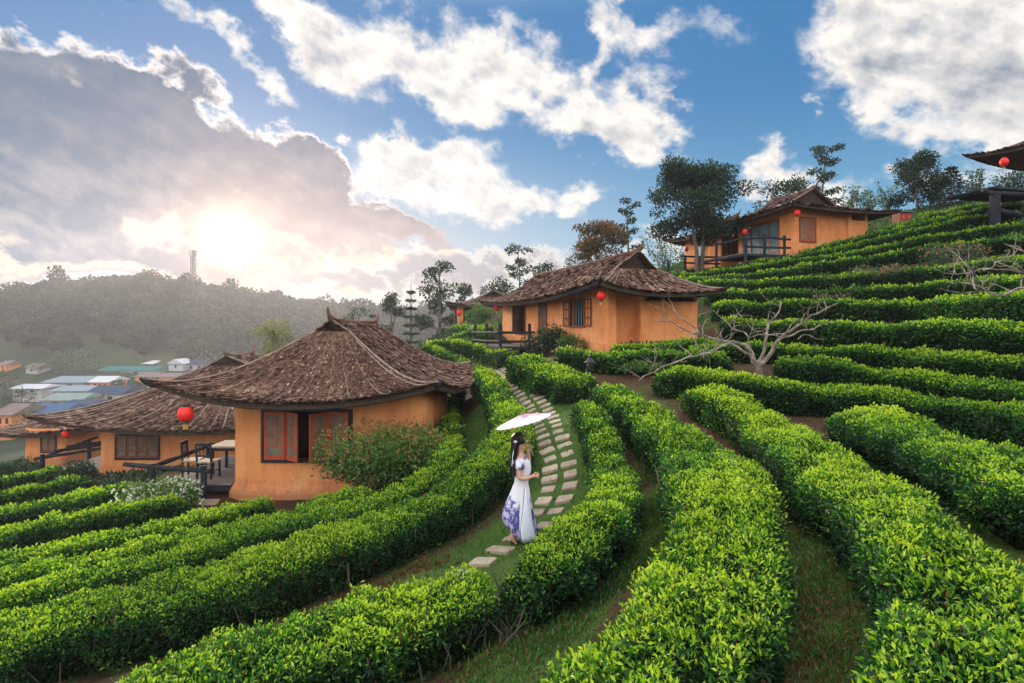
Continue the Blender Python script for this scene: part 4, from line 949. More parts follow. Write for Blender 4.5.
# ---- garden lamp
p = hit(521+69, 400); p = onground(590, 15.6)
gl = empty('garden_lamp', tuple(p), 0, 'small black pagoda-topped garden lamp between the hedges by the stone path', 'lamp')
gl.scale = (1.0,)*3
m = MB(); m.lathe([(0,0),(.11,0),(.11,.05),(.06,.08),(.06,.44),(.12,.47),(.12,.50),(0,.50)], n=12); m.build('pedestal', MT['black'], gl)
m = MB(); m.lathe([(0,.50),(.085,.50),(.095,.60),(.085,.69),(0,.69)], n=8); m.build('lamp_housing', MT['black'], gl)
m = MB(); m.lathe([(0,.69),(.155,.69),(.13,.72),(.06,.78),(.03,.82),(.045,.86),(.02,.90),(0,.93)], n=12); m.build('cap', MT['black'], gl)
# ---- stone slabs of the path
P_, s_ = resample(PATHW, .43); P_ = smoothline(P_, 3); T_ = np.gradient(P_[:, :2], axis=0); T_ /= np.linalg.norm(T_, axis=1)[:,None]
TZP = TZ(P_[:,0], P_[:,1])
def ordn(k): k = max(k, 1); return str(k)+('th' if 10 <= k % 100 <= 20 else {1:'st',2:'nd',3:'rd'}.get(k % 10, 'th'))
def slab(x, y, rz, w_, d_, label, name='stepping_stone', zoff=0):
    m = MB(); n = 20; a = (np.arange(n)+.5)*2*math.pi/n; r_ = np.array([1/(abs(math.cos(q))**12+abs(math.sin(q))**12)**(1/12) for q in a])
    ring = np.stack([np.cos(a)*r_*w_/2, np.sin(a)*r_*d_/2], 1)*(1+rng.normal(size=(n,1))*.018)
    ca, sa = math.cos(rz), math.sin(rz); ring = ring @ np.array([(ca,sa),(-sa,ca)])
    def zat(q): return TZ(q[:,0]+x, q[:,1]+y)
    zc_ = float(TZ(x, y)); zt = zat(ring)-zc_
    top = .034+zoff; V = np.r_[np.c_[ring, zt-.08], np.c_[ring, zt+top-.012], np.c_[ring*.95, zt+top], [[0,0,top+zt.mean()]]]
    f = [(i,(i+1)%n,n+(i+1)%n,n+i) for i in range(n)]+[(n+i,n+(i+1)%n,2*n+(i+1)%n,2*n+i) for i in range(n)]
    t_ = rng.uniform(.2,.8); m.add(V, f, t_); m2 = [(2*n+i, 2*n+(i+1)%n, 3*n) for i in range(n)]; m.f3.append(np.array(m2)); m.m3.append(np.zeros(n))
    o = m.build(name, MT['stone'], loc=(x, y, zc_)); return tag(o, label, 'paving stone', 'stone slabs of the garden path')
for i in range(len(P_)):
    nx, ny = T_[i][1], -T_[i][0]; w_ = .31; rz = math.atan2(T_[i][1], T_[i][0])-math.pi/2
    one = s_[i] < 1.9
    for sd_ in ((-1, 1) if not one else (0,)):
        o_ = sd_*.18; x = P_[i,0]+nx*o_+rng.normal()*.012; y = P_[i,1]+ny*o_+rng.normal()*.012
        lab = ('%s single slab of the path below the woman, counted from the near hedge' % ordn(i+1) if one else
               '%s slab up the %s column of the garden path, counted from the woman' % (ordn(i-4), 'left' if sd_ < 0 else 'right'))
        slab(x, y, rz+rng.normal()*.09, (.38 if one else .275)*rng.uniform(.84,1.12), .215*rng.uniform(.82,1.15), lab)
for px, py, w_, lab in ((205,503,.62,'pale square slab before the corner of the big mud house'),(188,494,.75,'long reddish slab by the steps of the table deck'),(196,512,.4,'small slab at the hedge end below the house corner')):
    q = hit(px, py); slab(q[0], q[1], .2, w_, .4, lab, 'paving_slab')
# ================================================================= shrubs
def blob_leaves(mb, c, r, n, L, rg, tint0=.45, var=.16, fine=False, top=.25, mi=0, wr=.5, hollow=.5, up=.3):
    v = rg.normal(size=(n,3)); v /= np.linalg.norm(v, axis=1)[:,None]
    rr = rg.random(n)**(1/3.)*(1-hollow)+hollow; lump = 1+.16*snoise(v*1.0+np.array(c), .9, int(rg.integers(1e6)))
    P = np.array(c)+v*np.array(r)*(rr*lump)[:,None]
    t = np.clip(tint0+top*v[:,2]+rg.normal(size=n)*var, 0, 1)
    leaves(mb, P, v, L*rg.uniform(.7,1.3,n), t, up=up, spread=1.4, wr=wr, fine=fine, mi=mi, rg=rg)
def shrub(px, py, d, w_, h, label, m='shrub', n=1500, L=.06, seed=0, name='shrub', flowers=None, depth=.8, z=None, t0=.45, cat='shrub', clumps=9):
    rg = np.random.default_rng(seed+500); p = hit(px, py) if d is None else onground(px, d)
    o = empty(name, tuple(p), 0, label, cat); lf = MB()
    cs = []
    for k in range(clumps):
        a = rg.uniform(0, 6.28); q = rg.random()**.5*.72; cx_, cy_ = math.cos(a)*q*w_/2, math.sin(a)*q*w_/2*depth; cz_ = h*(.30+.45*rg.random())*(1-.35*q)
        rr = w_*.20*rg.uniform(.8,1.35); cs.append((cx_,cy_,cz_)); blob_leaves(lf, (cx_,cy_,cz_), (rr,rr*depth,h*.28*rg.uniform(.8,1.2)), n//clumps, L, rg, tint0=t0, fine=False, hollow=.35)
    blob_leaves(lf, (0,0,h*.35), (w_*.42,w_*.42*depth,h*.38), n//3, L, rg, tint0=.35)
    lf.build('leaves', MT[m], o)
    st = MB()
    for c in cs: st.tube([(c[0]*.2,c[1]*.2,-.05),(c[0]*.6,c[1]*.6,c[2]*.5),(c[0],c[1],c[2]+h*.1)], [.02,.014,.006], 5)
    st.build('stems', MT['bark'], o)
    if flowers:
        f = MB(); nf_, mm, fl = flowers; v = rg.normal(size=(nf_,3)); v[:,2] = abs(v[:,2])*.9-.1; v /= np.linalg.norm(v, axis=1)[:,None]
        c_ = np.array(cs)[rg.integers(0, len(cs), nf_)]
        P = c_ + v*np.array((w_*.23, w_*.23*depth, h*.30))*rg.uniform(.85,1.15,(nf_,1))
        for q in range(5): leaves(f, P+rg.normal(size=P.shape)*.008, v, np.full(nf_, fl), rg.random(nf_), up=.1, spread=1.6, wr=.9, rg=rg)
        f.build('flowers', MT[mm], o)
    return o
shrub(396, 500, 13.5, 3.6, 1.65, 'large olive azalea bush with orange-tipped leaves before the big mud house', n=13000, L=.085, seed=1, flowers=(300,'petal_pink',.05), name='azalea_bush', t0=.62, clumps=44)
shrub(157, 512, None, 1.9, .85, 'bush covered in small white flowers below the deck table', n=4500, L=.07, seed=2, flowers=(330,'petal_white',.05), name='flowering_bush', clumps=14)
shrub(198, 474, 23, 1.5, .9, 'small dark bush by the corner of the low round house', m='tree', n=900, L=.10, seed=3).location = tuple(onground(78, 22.5))
shrub(545, 372, 23.0, 2.0, 1.5, 'dark bushy shrub beside the stair rail and the middle house deck', m='tree', n=2400, L=.10, seed=4)
shrub(478, 318, 40, 2.2, 1.5, 'small round shrub on the slope before the distant house', n=1200, L=.14, seed=5)
shrub(655, 382, 16.5, 2.3, .45, 'low yellowish weedy bush on bare earth, left of the bare tree', n=2200, L=.075, seed=6, clumps=12)
shrub(880, 283, None, 2.6, .85, 'dry pinkish weed clump on the terraces, tangled in the right bare branches', m='tree_pale', n=1500, L=.07, seed=7, flowers=(90,'petal_pink',.06), clumps=16)
shrub(955, 262, None, 2.8, .8, 'brownish weed clump on the terraces below the thick dark post', m='tree_pale', n=1300, L=.07, seed=8, flowers=(80,'petal_pink',.06), clumps=14)
shrub(835, 312, None, 1.7, .9, 'thin dry weed tuft above the crown tips of the bare tree', m='tree_pale', n=700, L=.06, seed=9, flowers=(60,'petal_pink',.05), clumps=12)
shrub(10, 446, 28, 3.0, 1.5, 'leafy bush hiding the small house at the left edge', m='tree', n=2200, L=.15, seed=10)
shrub(15, 470, 24, 2.2, 1.2, 'dark tangled bush at the left edge by the lantern deck', m='tree', n=1600, L=.12, seed=11)
shrub(648, 350, 20.2, 2.8, .5, 'low dark clipped bush against the middle house wall', m='tree', n=1500, L=.09, seed=12)
shrub(573, 350, 21.5, 1.2, .8, 'small yellow-green shrub by the window of the middle house', n=900, L=.08, seed=13)
# creeper at the deck post: thin twigs in front of the round house
# ================================================================= trees
def tree(px, d, top, base, wpx, kind, label, m='tree', seed=0, name='tree', n=2600, L=None, lean=0.0, trunkr=None, split=0, bm='bark', cat='tree', bare=.45, density=1.0, squash=.75):
    rg = np.random.default_rng(seed+2000); z1 = (HZ-top)/F*d; x = (px-CX)/F*d; zb = min(float(TZ(x, d)), (HZ-base)/F*d) if base else float(TZ(x, d))
    H = z1-zb; Wd = wpx/F*d; L = L or max(.10, 2.6*d/F)
    o = empty(name, (x, d, zb), 0, label, cat); tk = MB(); cr = MB(); tr = trunkr or max(.05, H*.018)
    tips = []
    if kind == 'broad':
        nst = 2 if split else 1
        for q in range(nst):
            off = (q-.5)*split if split else 0; zf = H*bare
            trunk = resample([(off*.3,0,-.4),(off*.5,0,zf*.4),(off+lean*.4,0,zf),(off*1.2+lean,0,H*.9)], .3)[0]; trunk[:,:2] += np.cumsum(rg.normal(size=(len(trunk),2))*.025, 0)
            tk.tube(trunk, np.linspace(tr*1.3, tr*.25, len(trunk)), 7, wob=.06)
            nb_ = 11
            for k in range(nb_):
                f = bare+ (1-bare)*(k+.3)/nb_; p0 = trunk[min(int(f*len(trunk)), len(trunk)-1)]; a = k*2.4+rg.uniform(-.4,.4); ext = Wd*.5*math.sin(math.pi*min(1, .22+.72*(f-bare)/(1-bare)))*rg.uniform(.65,1.05)
                e = p0 + np.array((math.cos(a)*ext, math.sin(a)*ext, H*rg.uniform(.03,.14)))
                e[2] = min(e[2], H*.97)
                tk.taper([p0, (p0+e)/2+np.array((0,0,H*.03))+rg.normal(size=3)*.06, e], tr*.5, tr*.12, 5, .4)
                for j in range(3): tips.append(p0+(e-p0)*rg.uniform(.55,1.1)+rg.normal(size=3)*Wd*.07)
        rr = Wd*.165
        for c in tips:
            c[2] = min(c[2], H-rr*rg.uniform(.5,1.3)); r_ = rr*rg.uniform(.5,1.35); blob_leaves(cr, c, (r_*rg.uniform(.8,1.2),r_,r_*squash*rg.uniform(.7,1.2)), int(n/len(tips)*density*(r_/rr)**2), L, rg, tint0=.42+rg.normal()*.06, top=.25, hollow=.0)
    elif kind == 'slender':            # thin stem, separate tufts of leaves with gaps
        trunk = resample([(0,0,-.4),(lean*.3,0,H*.5),(lean,0,H*.97)], .3)[0]; trunk[:,:2] += np.cumsum(rg.normal(size=(len(trunk),2))*.03, 0)
        tk.tube(trunk, np.linspace(tr, tr*.2, len(trunk)), 6)
        nb_ = 15
        for k in range(nb_):
            f = bare+(1-bare)*(k+.5)/nb_; p0 = trunk[min(int(f*len(trunk)), len(trunk)-1)]; a = k*2.4; ext = Wd*.5*rg.uniform(.45,1.0)*(1.12-.65*(f-bare)/(1-bare))
            e = p0+np.array((math.cos(a)*ext, math.sin(a)*ext, H*rg.uniform(.01,.06))); tk.tube([p0, (p0+e)/2+np.array((0,0,.1)), e], [tr*.35,tr*.2,tr*.1], 4)
            for j in range(2): tips.append(p0+(e-p0)*(.6+.45*j))
        for c in tips: r_ = Wd*.11*rg.uniform(.6,1.2); blob_leaves(cr, c, (r_*1.2,r_*1.2,r_*.55), int(n/len(tips)*density), L, rg, tint0=.4, top=.25, hollow=.1)
    elif kind == 'conifer':
        trunk = np.array([(0,0,-.4),(0,0,H*.5),(0,0,H)]); tk.tube(trunk, [tr,tr*.6,.02], 6); nl = 12
        for k in range(nl):
            f = .12+.86*k/nl; rad = Wd*.5*(1-f)**.8+.05; z = H*f; nb_ = 9
            for a in np.arange(nb_)*2*math.pi/nb_+k:
                e = np.array((math.cos(a)*rad, math.sin(a)*rad, z-.05*rad)); tk.tube([(0,0,z), e], [tr*.2,.01], 3)
                q = int(n/(nl*nb_)); s = rg.random(q)**.6; P = np.array((0,0,z))+(e-np.array((0,0,z)))*s[:,None]+rg.normal(size=(q,3))*np.array((.06,.06,.04))*rad
                leaves(cr, P, np.tile((e-np.array((0,0,z)))/rad, (q,1)), L*rg.uniform(.7,1.3,q), np.clip(.35+rg.normal(size=q)*.15,0,1), up=.3, spread=.9, wr=.35, fine=False, rg=rg)
    elif kind == 'wisp':               # thin crooked twigs with a few leaves
        for k in range(9):
            a = rg.uniform(0,6.28); ext = Wd*.5*rg.uniform(.3,1); e = np.array((math.cos(a)*ext, math.sin(a)*ext*.6, H*rg.uniform(.6,1.0))); b = resample([(0,0,-.3), e*np.array((.35,.35,.5)), e], .35)[0]; b[:,:2] += np.cumsum(rg.normal(size=(len(b),2))*.05, 0)
            tk.tube(b, np.linspace(tr*.7, .012, len(b)), 5)
            for c in b[len(b)//2:]: tips.append(c)
        for c in tips: r_ = Wd*.07; blob_leaves(cr, c, (r_,r_,r_*.6), max(2, int(n/len(tips)*density)), L, rg, tint0=.45, hollow=0)
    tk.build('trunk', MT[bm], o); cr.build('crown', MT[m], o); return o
tree(699, 34, 167, 272, 76, 'broad', 'large dark leafy tree with two bare stems before the white-doored hill house', seed=1, n=21000, split=.9, bare=.46, lean=-.3, L=.17)
tree(596, 44, 221, 290, 56, 'broad', 'small tree with reddish brown leaves behind the middle house roof', m='tree_red', seed=2, n=8000, bare=.3)
tree(626, 47, 199, 290, 34, 'slender', 'slim upright tree beside the reddish one behind the middle house', seed=3, n=1500, bare=.2)
tree(668, 52, 232, 300, 70, 'wisp', 'pale sparse bushy tree between the reddish tree and the dark leafy tree', m='tree_pale', seed=4, n=1700)
tree(818, 46, 146, 240, 46, 'slender', 'tall tiered tree rising above the gable of the upper house', seed=5, n=2600, bare=.25)
tree(786, 44, 176, 240, 60, 'broad', 'rounded tree just left of the tall tiered one behind the upper house', seed=6, n=5200, bare=.15)
tree(754, 46, 205, 250, 40, 'wisp', 'thin scraggy tree behind the left part of the upper house roof', seed=7, n=900)
for i, (px, tp) in enumerate(((847,186),(868,190),(889,183))):
    tree(px, 43+i, tp, 225, 34, 'wisp', ('wispy leafy tree nearest the upper house roof on the skyline','middle one of three wispy trees behind the upper house','wispy tree beside the larger rounded skyline tree')[i], m='tree_pale', seed=8+i, n=520)
tree(918, 43, 155, 222, 50, 'broad', 'tall open-crowned tree on the skyline left of the conifer', seed=12, n=6500, bare=.35)
tree(951, 41, 164, 218, 40, 'conifer', 'dark layered conifer on the right skyline', seed=13, n=2600)
tree(938, 44, 178, 218, 10, 'slender', 'thin bare-stemmed tree between the open-crowned tree and the conifer', seed=14, n=300)
tree(978, 40, 170, 212, 34, 'wisp', 'scraggy tree right of the skyline conifer, by the dark platform', m='tree_pale', seed=15, n=700)
tree(1014, 42, 172, 210, 50, 'broad', 'dark bushy tree behind the platform at the right edge', seed=16, n=2400, bare=.15)
tree(438, 52, 262, 340, 46, 'broad', 'tall round-headed tree left of the small distant house', seed=17, n=5500, bare=.06)
tree(391, 60, 287, 345, 30, 'broad', 'mid-sized tree between the two dark conifers', seed=18, n=3600, bare=.05)
tree(411, 55, 282, 345, 27, 'conifer', 'dark layered conifer right of the mid-sized tree, above the big roof', seed=19, n=2600)
tree(373, 68, 304, 345, 18, 'conifer', 'small pointed conifer above the ridge of the big thatched roof', seed=20, n=1400)
tree(520, 50, 246, 310, 42, 'slender', 'sparse open tree left of the middle house roof', m='tree', seed=21, n=1500, bare=.2)
tree(545, 52, 262, 310, 34, 'broad', 'leafy tree top showing over the left slope of the middle roof', seed=22, n=1800, bare=.15)
tree(500, 56, 279, 320, 46, 'broad', 'bushy tree behind the small distant house', seed=23, n=2400, bare=.1)
tree(465, 62, 285, 330, 36, 'broad', 'hazy bushy tree between the round-headed tree and the distant house', seed=24, n=4200, bare=.1)
tree(274, 48, 316, 392, 58, 'broad', 'golden green tree glowing in the haze behind the big thatched roof', m='tree_gold', seed=25, n=5200, bare=.05, L=.22)
tree(352, 75, 308, 350, 34, 'broad', 'soft hazy tree behind the big roof ridge, left of the pointed conifer', seed=26, n=2000, bare=.1)
# ---- bare trees: limbs traced as real branches with depth of their own
def bare_tree(px0, py0, d, limbs, label, r0=.14, seed=0, nleaf=0):
    rg = np.random.default_rng(seed+40); base = at(px0, py0, d); base[2] = float(TZ(base[0], d))
    o = empty('bare_tree', tuple(base), 0, label, 'tree'); k = 0; tk = MB(); lf = MB(); tips = []
    for pts, ra, rb, dep in limbs:
        P = []
        for j, (px, py) in enumerate(pts):
            f = j/(len(pts)-1); dd = d+dep[0]*(1-f)+dep[1]*f; q = np.array(((px-CX)/F*dd, dd, (HZ-py)/F*dd)); P.append(q-base)
        P = resample(P, .12)[0]; P += smoothline(rg.normal(size=P.shape)*.045, 1); rad = np.linspace(ra, rb, len(P))*.64
        b = MB(); b.tube(P, rad, 8, wob=.10)
        for j in range(3, len(P)-1, 2):      # twigs
            if rg.random() < .7 and ra < .09 and j > len(P)*.3:
                v = rg.normal(size=3)*.5+np.array((0,0,.7)); v /= np.linalg.norm(v); Lx = rg.uniform(.2,.75); m1 = P[j]+v*Lx*.5+rg.normal(size=3)*.06; e = P[j]+v*Lx+rg.normal(size=3)*.08
                b.tube([P[j], m1, e], [rad[j]*.45, .010, .004], 4); tips.append(e)
                for _ in range(2): e2 = m1+v*.15+rg.normal(size=3)*.16; b.tube([m1, (m1+e2)/2+rg.normal(size=3)*.03, e2], [.008,.006,.003], 3); tips.append(e2)
        tips.append(P[-1]); b.build('branch' if ra < .09 else 'trunk', MT['bare_bark'], o)
    if nleaf:
        for t_ in tips:
            if rg.random() < .45: blob_leaves(lf, t_, (.10,.10,.07), nleaf, .05, rg, tint0=.5, hollow=0)
        lf.build('leaves', MT['tree_pale'], o)
    return o
def Zc(pts, s, ox, oy): return [(ox+x/s, oy+y/s) for x, y in pts]
q = lambda pts: Zc(pts, 4.268, 600, 240)
bare_tree(758, 374, 14.6, [
 (q([(680,590),(678,560),(672,525)]), .15, .12, (0,0)),
 (q([(672,550),(640,490),(560,440),(520,450),(440,490),(340,510),(240,550),(165,600)]), .062, .022, (0,-1.2)),
 (q([(668,540),(620,455),(520,430),(440,405),(400,395),(340,370),(300,345),(222,352)]), .075, .016, (.1,.5)),
 (q([(400,395),(430,480),(445,490)]), .035, .02, (.3,.1)),
 (q([(310,308),(350,335),(400,368),(412,398)]), .016, .034, (.5,.3)),
 (q([(440,405),(445,345),(470,335)]), .03, .012, (.2,.4)),
 (q([(684,540),(695,440),(712,372),(755,318),(775,285),(772,262)]), .080, .026, (.1,.6)),
 (q([(755,318),(735,312),(710,310)]), .02, .008, (.5,.6)),
 (q([(700,545),(725,480),(780,412),(850,362),(900,325),(960,298),(1010,270)]), .088, .024, (-.1,-.7)),
 (q([(780,412),(830,405),(880,385),(950,368),(1010,345),(1040,320)]), .045, .012, (-.3,-.5)),
 (q([(850,405),(900,398),(925,415),(955,418)]), .025, .010, (-.3,-.6)),
 (q([(860,358),(880,380),(910,372)]), .018, .008, (-.4,-.5)),
 (q([(795,405),(740,402),(690,402),(620,408)]), .028, .012, (-.2,-.1)),
 (q([(662,525),(640,440),(625,395),(560,378),(540,345),(528,312)]), .045, .014, (0,.8)),
 (q([(560,378),(590,365),(605,380)]), .018, .008, (.6,.7)),
 ], 'leafless pale-barked tree with low spreading limbs in the tea rows, wholly in view', seed=1, nleaf=7)
q2 = lambda pts: Zc(pts, 4.268, 800, 190)
bare_tree(1085, 385, 9.5, [
 ([(1085,395),(1084,360),(1080,330)], .11, .09, (0,0)),
 (q2([(1195,600),(1080,480),(956,420),(860,450),(800,440),(740,398),(690,392),(640,398)]), .055, .012, (0,.3)),
 (q2([(860,448),(800,430),(700,438),(640,425),(585,418)]), .022, .008, (.1,.3)),
 (q2([(1100,500),(1010,400),(956,350),(880,345),(780,338),(700,345),(650,352),(560,345)]), .05, .010, (.2,.6)),
 (q2([(780,338),(830,320),(865,295),(882,255)]), .022, .010, (.3,.5)),
 (q2([(742,400),(735,370),(728,348)]), .018, .007, (.2,.3)),
 (q2([(1050,440),(980,370),(905,335),(862,305)]), .032, .012, (.2,.4)),
 (q2([(1060,380),(990,290),(940,240),(900,225)]), .03, .008, (-.2,-.1)),
 (q2([(960,405),(935,405),(930,365)]), .02, .008, (0,0)),
 ], 'leafless tree at the right edge, only its long pale branches reaching into view', seed=2, nleaf=6)
# ================================================================= the woman with the parasol
WD = 8.1; wb = onground(518.5, WD); S_ = WD/F
def lp(px, py, y=0.0): return np.array(((px-518.5)*S_, y, (547-py)*S_))
MT['skin'] = simple_mat('skin', [(.3, (.50,.27,.18)), (.7, (.58,.33,.23))], 4, .5)
MT['hair'] = simple_mat('black_hair', [(.3, (.008,.006,.006)), (.6, (.02,.014,.012)), (.8, (.05,.03,.022))], 20, .4, .3, 60, stretch=(3,3,.3))
def dress_mat():
    m, t = mat('floral_dress'); b = NB(t); v = b.n('ShaderNodeTexCoord').outputs['Object']
    n = b.noise(9, 5, .65, v); s = b.n('ShaderNodeSeparateXYZ', {0: v}); zf = b.n('ShaderNodeMapRange', {0: s.outputs[2], 1: .78, 2: .22}).outputs[0]
    a = b.n('ShaderNodeAttribute', attribute_name='tint').outputs['Fac']
    k = b.n('ShaderNodeMath', {0: b.n('ShaderNodeMath', {0: n, 1: b.n('ShaderNodeMath', {0: a, 1: .42}, operation='MULTIPLY').outputs[0]}, operation='ADD').outputs[0], 1: 1.0}, operation='MULTIPLY').outputs[0]
    c = b.ramp(k, [(.0, (.66,.64,.66)), (.70, (.68,.66,.70)), (.76, (.30,.29,.48)), (.83, (.035,.05,.17)), (.90, (.09,.09,.28)), (.97, (.45,.40,.58))])
    p = b.n('ShaderNodeBsdfPrincipled', {'Base Color': c, 'Roughness': .75, 'Specular IOR Level': .2}); b.out(p.outputs[0]); return m
MT['dress'] = dress_mat()
MT['satin'] = simple_mat('white_satin', [(.3, (.66,.68,.75)), (.7, (.76,.78,.84))], 3, .5)
wo = empty('person', tuple(wb), 0, 'woman with long dark hair in a white and blue floral dress, walking the stone path', 'person')
def skin_mesh(name, V, E, Rr, root, m, parent, sub=2):
    me = bpy.data.meshes.new(name); me.from_pydata([tuple(v) for v in V], E, []); o = bpy.data.objects.new(name, me); col.objects.link(o)
    md = o.modifiers.new('s', 'SKIN'); md.use_smooth_shade = True; md.branch_smoothing = .3
    sv = me.skin_vertices[0].data if me.skin_vertices else None
    if sv is None: me.skin_vertices.new() if hasattr(me.skin_vertices, 'new') else None
    sv = me.skin_vertices[0].data
    for i, r in enumerate(Rr): sv[i].radius = (r, r) if np.isscalar(r) else r; sv[i].use_root = (i == root)
    ms = o.modifiers.new('d', 'SUBSURF'); ms.levels = sub; ms.render_levels = sub
    dg = bpy.context.evaluated_depsgraph_get(); ne = bpy.data.meshes.new_from_object(o.evaluated_get(dg)); ne.name = name
    col.objects.unlink(o); bpy.data.objects.remove(o)
    for p in ne.polygons: p.use_smooth = True
    ne.materials.clear(); ne.materials.append(m); o = bpy.data.objects.new(name, ne); col.objects.link(o); o.parent = parent; return o
V, E, RR = [], [], []
def vadd(p, r, link=None):
    V.append(np.array(p, float)); RR.append(r)
    if link is not None: E.append((link, len(V)-1))
    return len(V)-1
# torso and head, facing +x; y > 0 is her left side (away from the viewer)
pel = vadd(lp(519,497), (.085,.075)); wai = vadd(lp(521,487), (.075,.065), pel); che = vadd(lp(522,474), (.10,.08), wai); up_ = vadd(lp(521.5,465), (.10,.07), che)
nk = vadd(lp(520.5,459.5), .045, up_); nk2 = vadd(lp(521,455.5), .043, nk)
hd = vadd(lp(520.0,450), (.085,.082), nk2); hd2 = vadd(lp(519.5,444), (.096,.085), hd); hd3 = vadd(lp(519,439.5), (.07,.06), hd2)
jaw = vadd(lp(524.2,451.8), (.036,.034), hd); nose = vadd(lp(527.2,447.3), (.013,.012), hd2)
# legs
for sgn, kn, an_, toe in ((-1, (517,520), (512.5,541), (518,546)), (1, (521,521), (519,540.5), (525,544.5))):
    hp = vadd(lp(519,502,sgn*.07), .065, pel); k1 = vadd(lp(*kn, sgn*.085), .055, hp); cf = vadd(lp((kn[0]+an_[0])/2-.7,(kn[1]+an_[1])/2-1,sgn*.08), .05, k1)
    a1 = vadd(lp(*an_, sgn*.08), .032, cf); he = vadd(lp(an_[0]-1.0,an_[1]+3.6,sgn*.08), .030, a1); t1 = vadd(lp(toe[0]-2,toe[1]-.2,sgn*.08), (.038,.024), a1); t2 = vadd(lp(toe[0],toe[1]+.6,sgn*.08), (.03,.014), t1)
def hand(w_, dirv, side, curl):
    """palm and five fingers from wrist vertex w_; dirv along the hand, side toward the thumb, curl direction the fingers close to"""
    d = np.array(dirv, float); d /= np.linalg.norm(d); s = np.array(side, float); s /= np.linalg.norm(s); c = np.array(curl, float); c /= np.linalg.norm(c)
    p = V[w_]; pm = vadd(p+d*.045, (.030,.020), w_); pe = vadd(p+d*.075, (.033,.017), pm)
    for k, ln in enumerate((.052,.060,.056,.044)):
        b0 = p+d*.078+s*(.027-.018*k); f1 = vadd(b0+d*.010, .0095, pe); f2 = vadd(b0+d*ln*.42+c*.012, .0088, f1); f3 = vadd(b0+d*ln*.55+c*.034, .008, f2); f4 = vadd(b0+d*ln*.30+c*.050, .0065, f3)
    t1_ = vadd(p+d*.035+s*.030, .012, pm); t2_ = vadd(p+d*.060+s*.048+c*.012, .010, t1_); t3_ = vadd(p+d*.082+s*.040+c*.030, .008, t2_)
# near arm (her right): down and bent forward; far arm raised to the parasol handle
s1 = vadd(lp(519.5,465.5,-.13), .050, up_); e1 = vadd(lp(519.5,480.5,-.17), .040, s1); m1 = vadd(lp(526,480.5,-.16), .034, e1); w1 = vadd(lp(531,479.3,-.14), .024, m1)
hand(w1, (1,.15,.15), (.1,.3,1), (.1,1,-.3))
s2 = vadd(lp(523,465.5,.13), .050, up_); e2 = vadd(lp(529.2,472.5,.15), .040, s2); m2 = vadd(lp(529.0,464,.10), .033, e2); w2 = vadd(lp(528.6,458.5,.06), .024, m2)
hand(w2, (.05,-.15,1), (-1,-.1,.3), (.2,-1,0))
skin_mesh('body', V, E, RR, pel, MT['skin'], wo)
# eyes, mouth
for sgn in (-1, 1):
    m = MB(); m.lathe([(0,-.011),(.009,-.006),(.012,0),(.009,.006),(0,.011)], c=lp(525.0,446.6)+np.array((0,sgn*.034,0)), n=8); m.build('eye', MT['black'], wo)
m = MB(); m.lathe([(0,-.006),(.014,0),(0,.006)], c=lp(526.0,451.0), n=8); m.build('mouth', MT['lantern'], wo)
# hair: cap over the skull and long falling locks behind
rgH = np.random.default_rng(3); h = MB(); n = 22; G = []
for i, zz in enumerate(np.linspace(0, 1, 12)):
    a = np.linspace(R(38), R(322), n); ph = zz*R(112); r = math.sin(ph); cz = math.cos(ph)
    G.append(np.stack([-.005+np.cos(a)*r*.112-.004, np.sin(a)*r*.100, np.full(n, cz*.118)], 1)+lp(519.0,445.2))
G = np.array(G); h.grid(G); 
for k in range(150):
    a = rgH.uniform(R(75), R(285)); p0 = lp(518.6,445)+np.array((math.cos(a)*.100, math.sin(a)*.092, rgH.uniform(-.05,.05)))
    ln = rgH.uniform(.72,1.0); end = lp(514.0+rgH.normal()*1.6, 478.5+rgH.uniform(-9,3), rgH.normal()*.055); mid = lp(512.8+rgH.normal()*1.0,460,rgH.normal()*.05)
    if abs(math.cos(a)) < .5: mid = mid*.5+(p0+np.array((-.02,0,-.18)))*.5
    pts = [p0, p0*.35+mid*.65+np.array((0,0,.05)), mid, (mid+end)/2+rgH.normal(size=3)*.012, end]
    h.taper(pts, .013, .006, 5, .06)
h.build('hair', MT['hair'], wo, smooth=True)
m = MB()
for k in range(3): m.tube(resample([lp(515.5,446+k,-.085), lp(513.0,458,-.075-.01*k), lp(513.5-k*.7,470,-.07)], .05)[0], .007, 4)
m.lathe([(0,-.02),(.025,-.012),(.030,0),(.025,.012),(0,.02)], c=lp(515.5,445.5,-.085), n=8); m.build('ribbon', MT['satin'], wo)
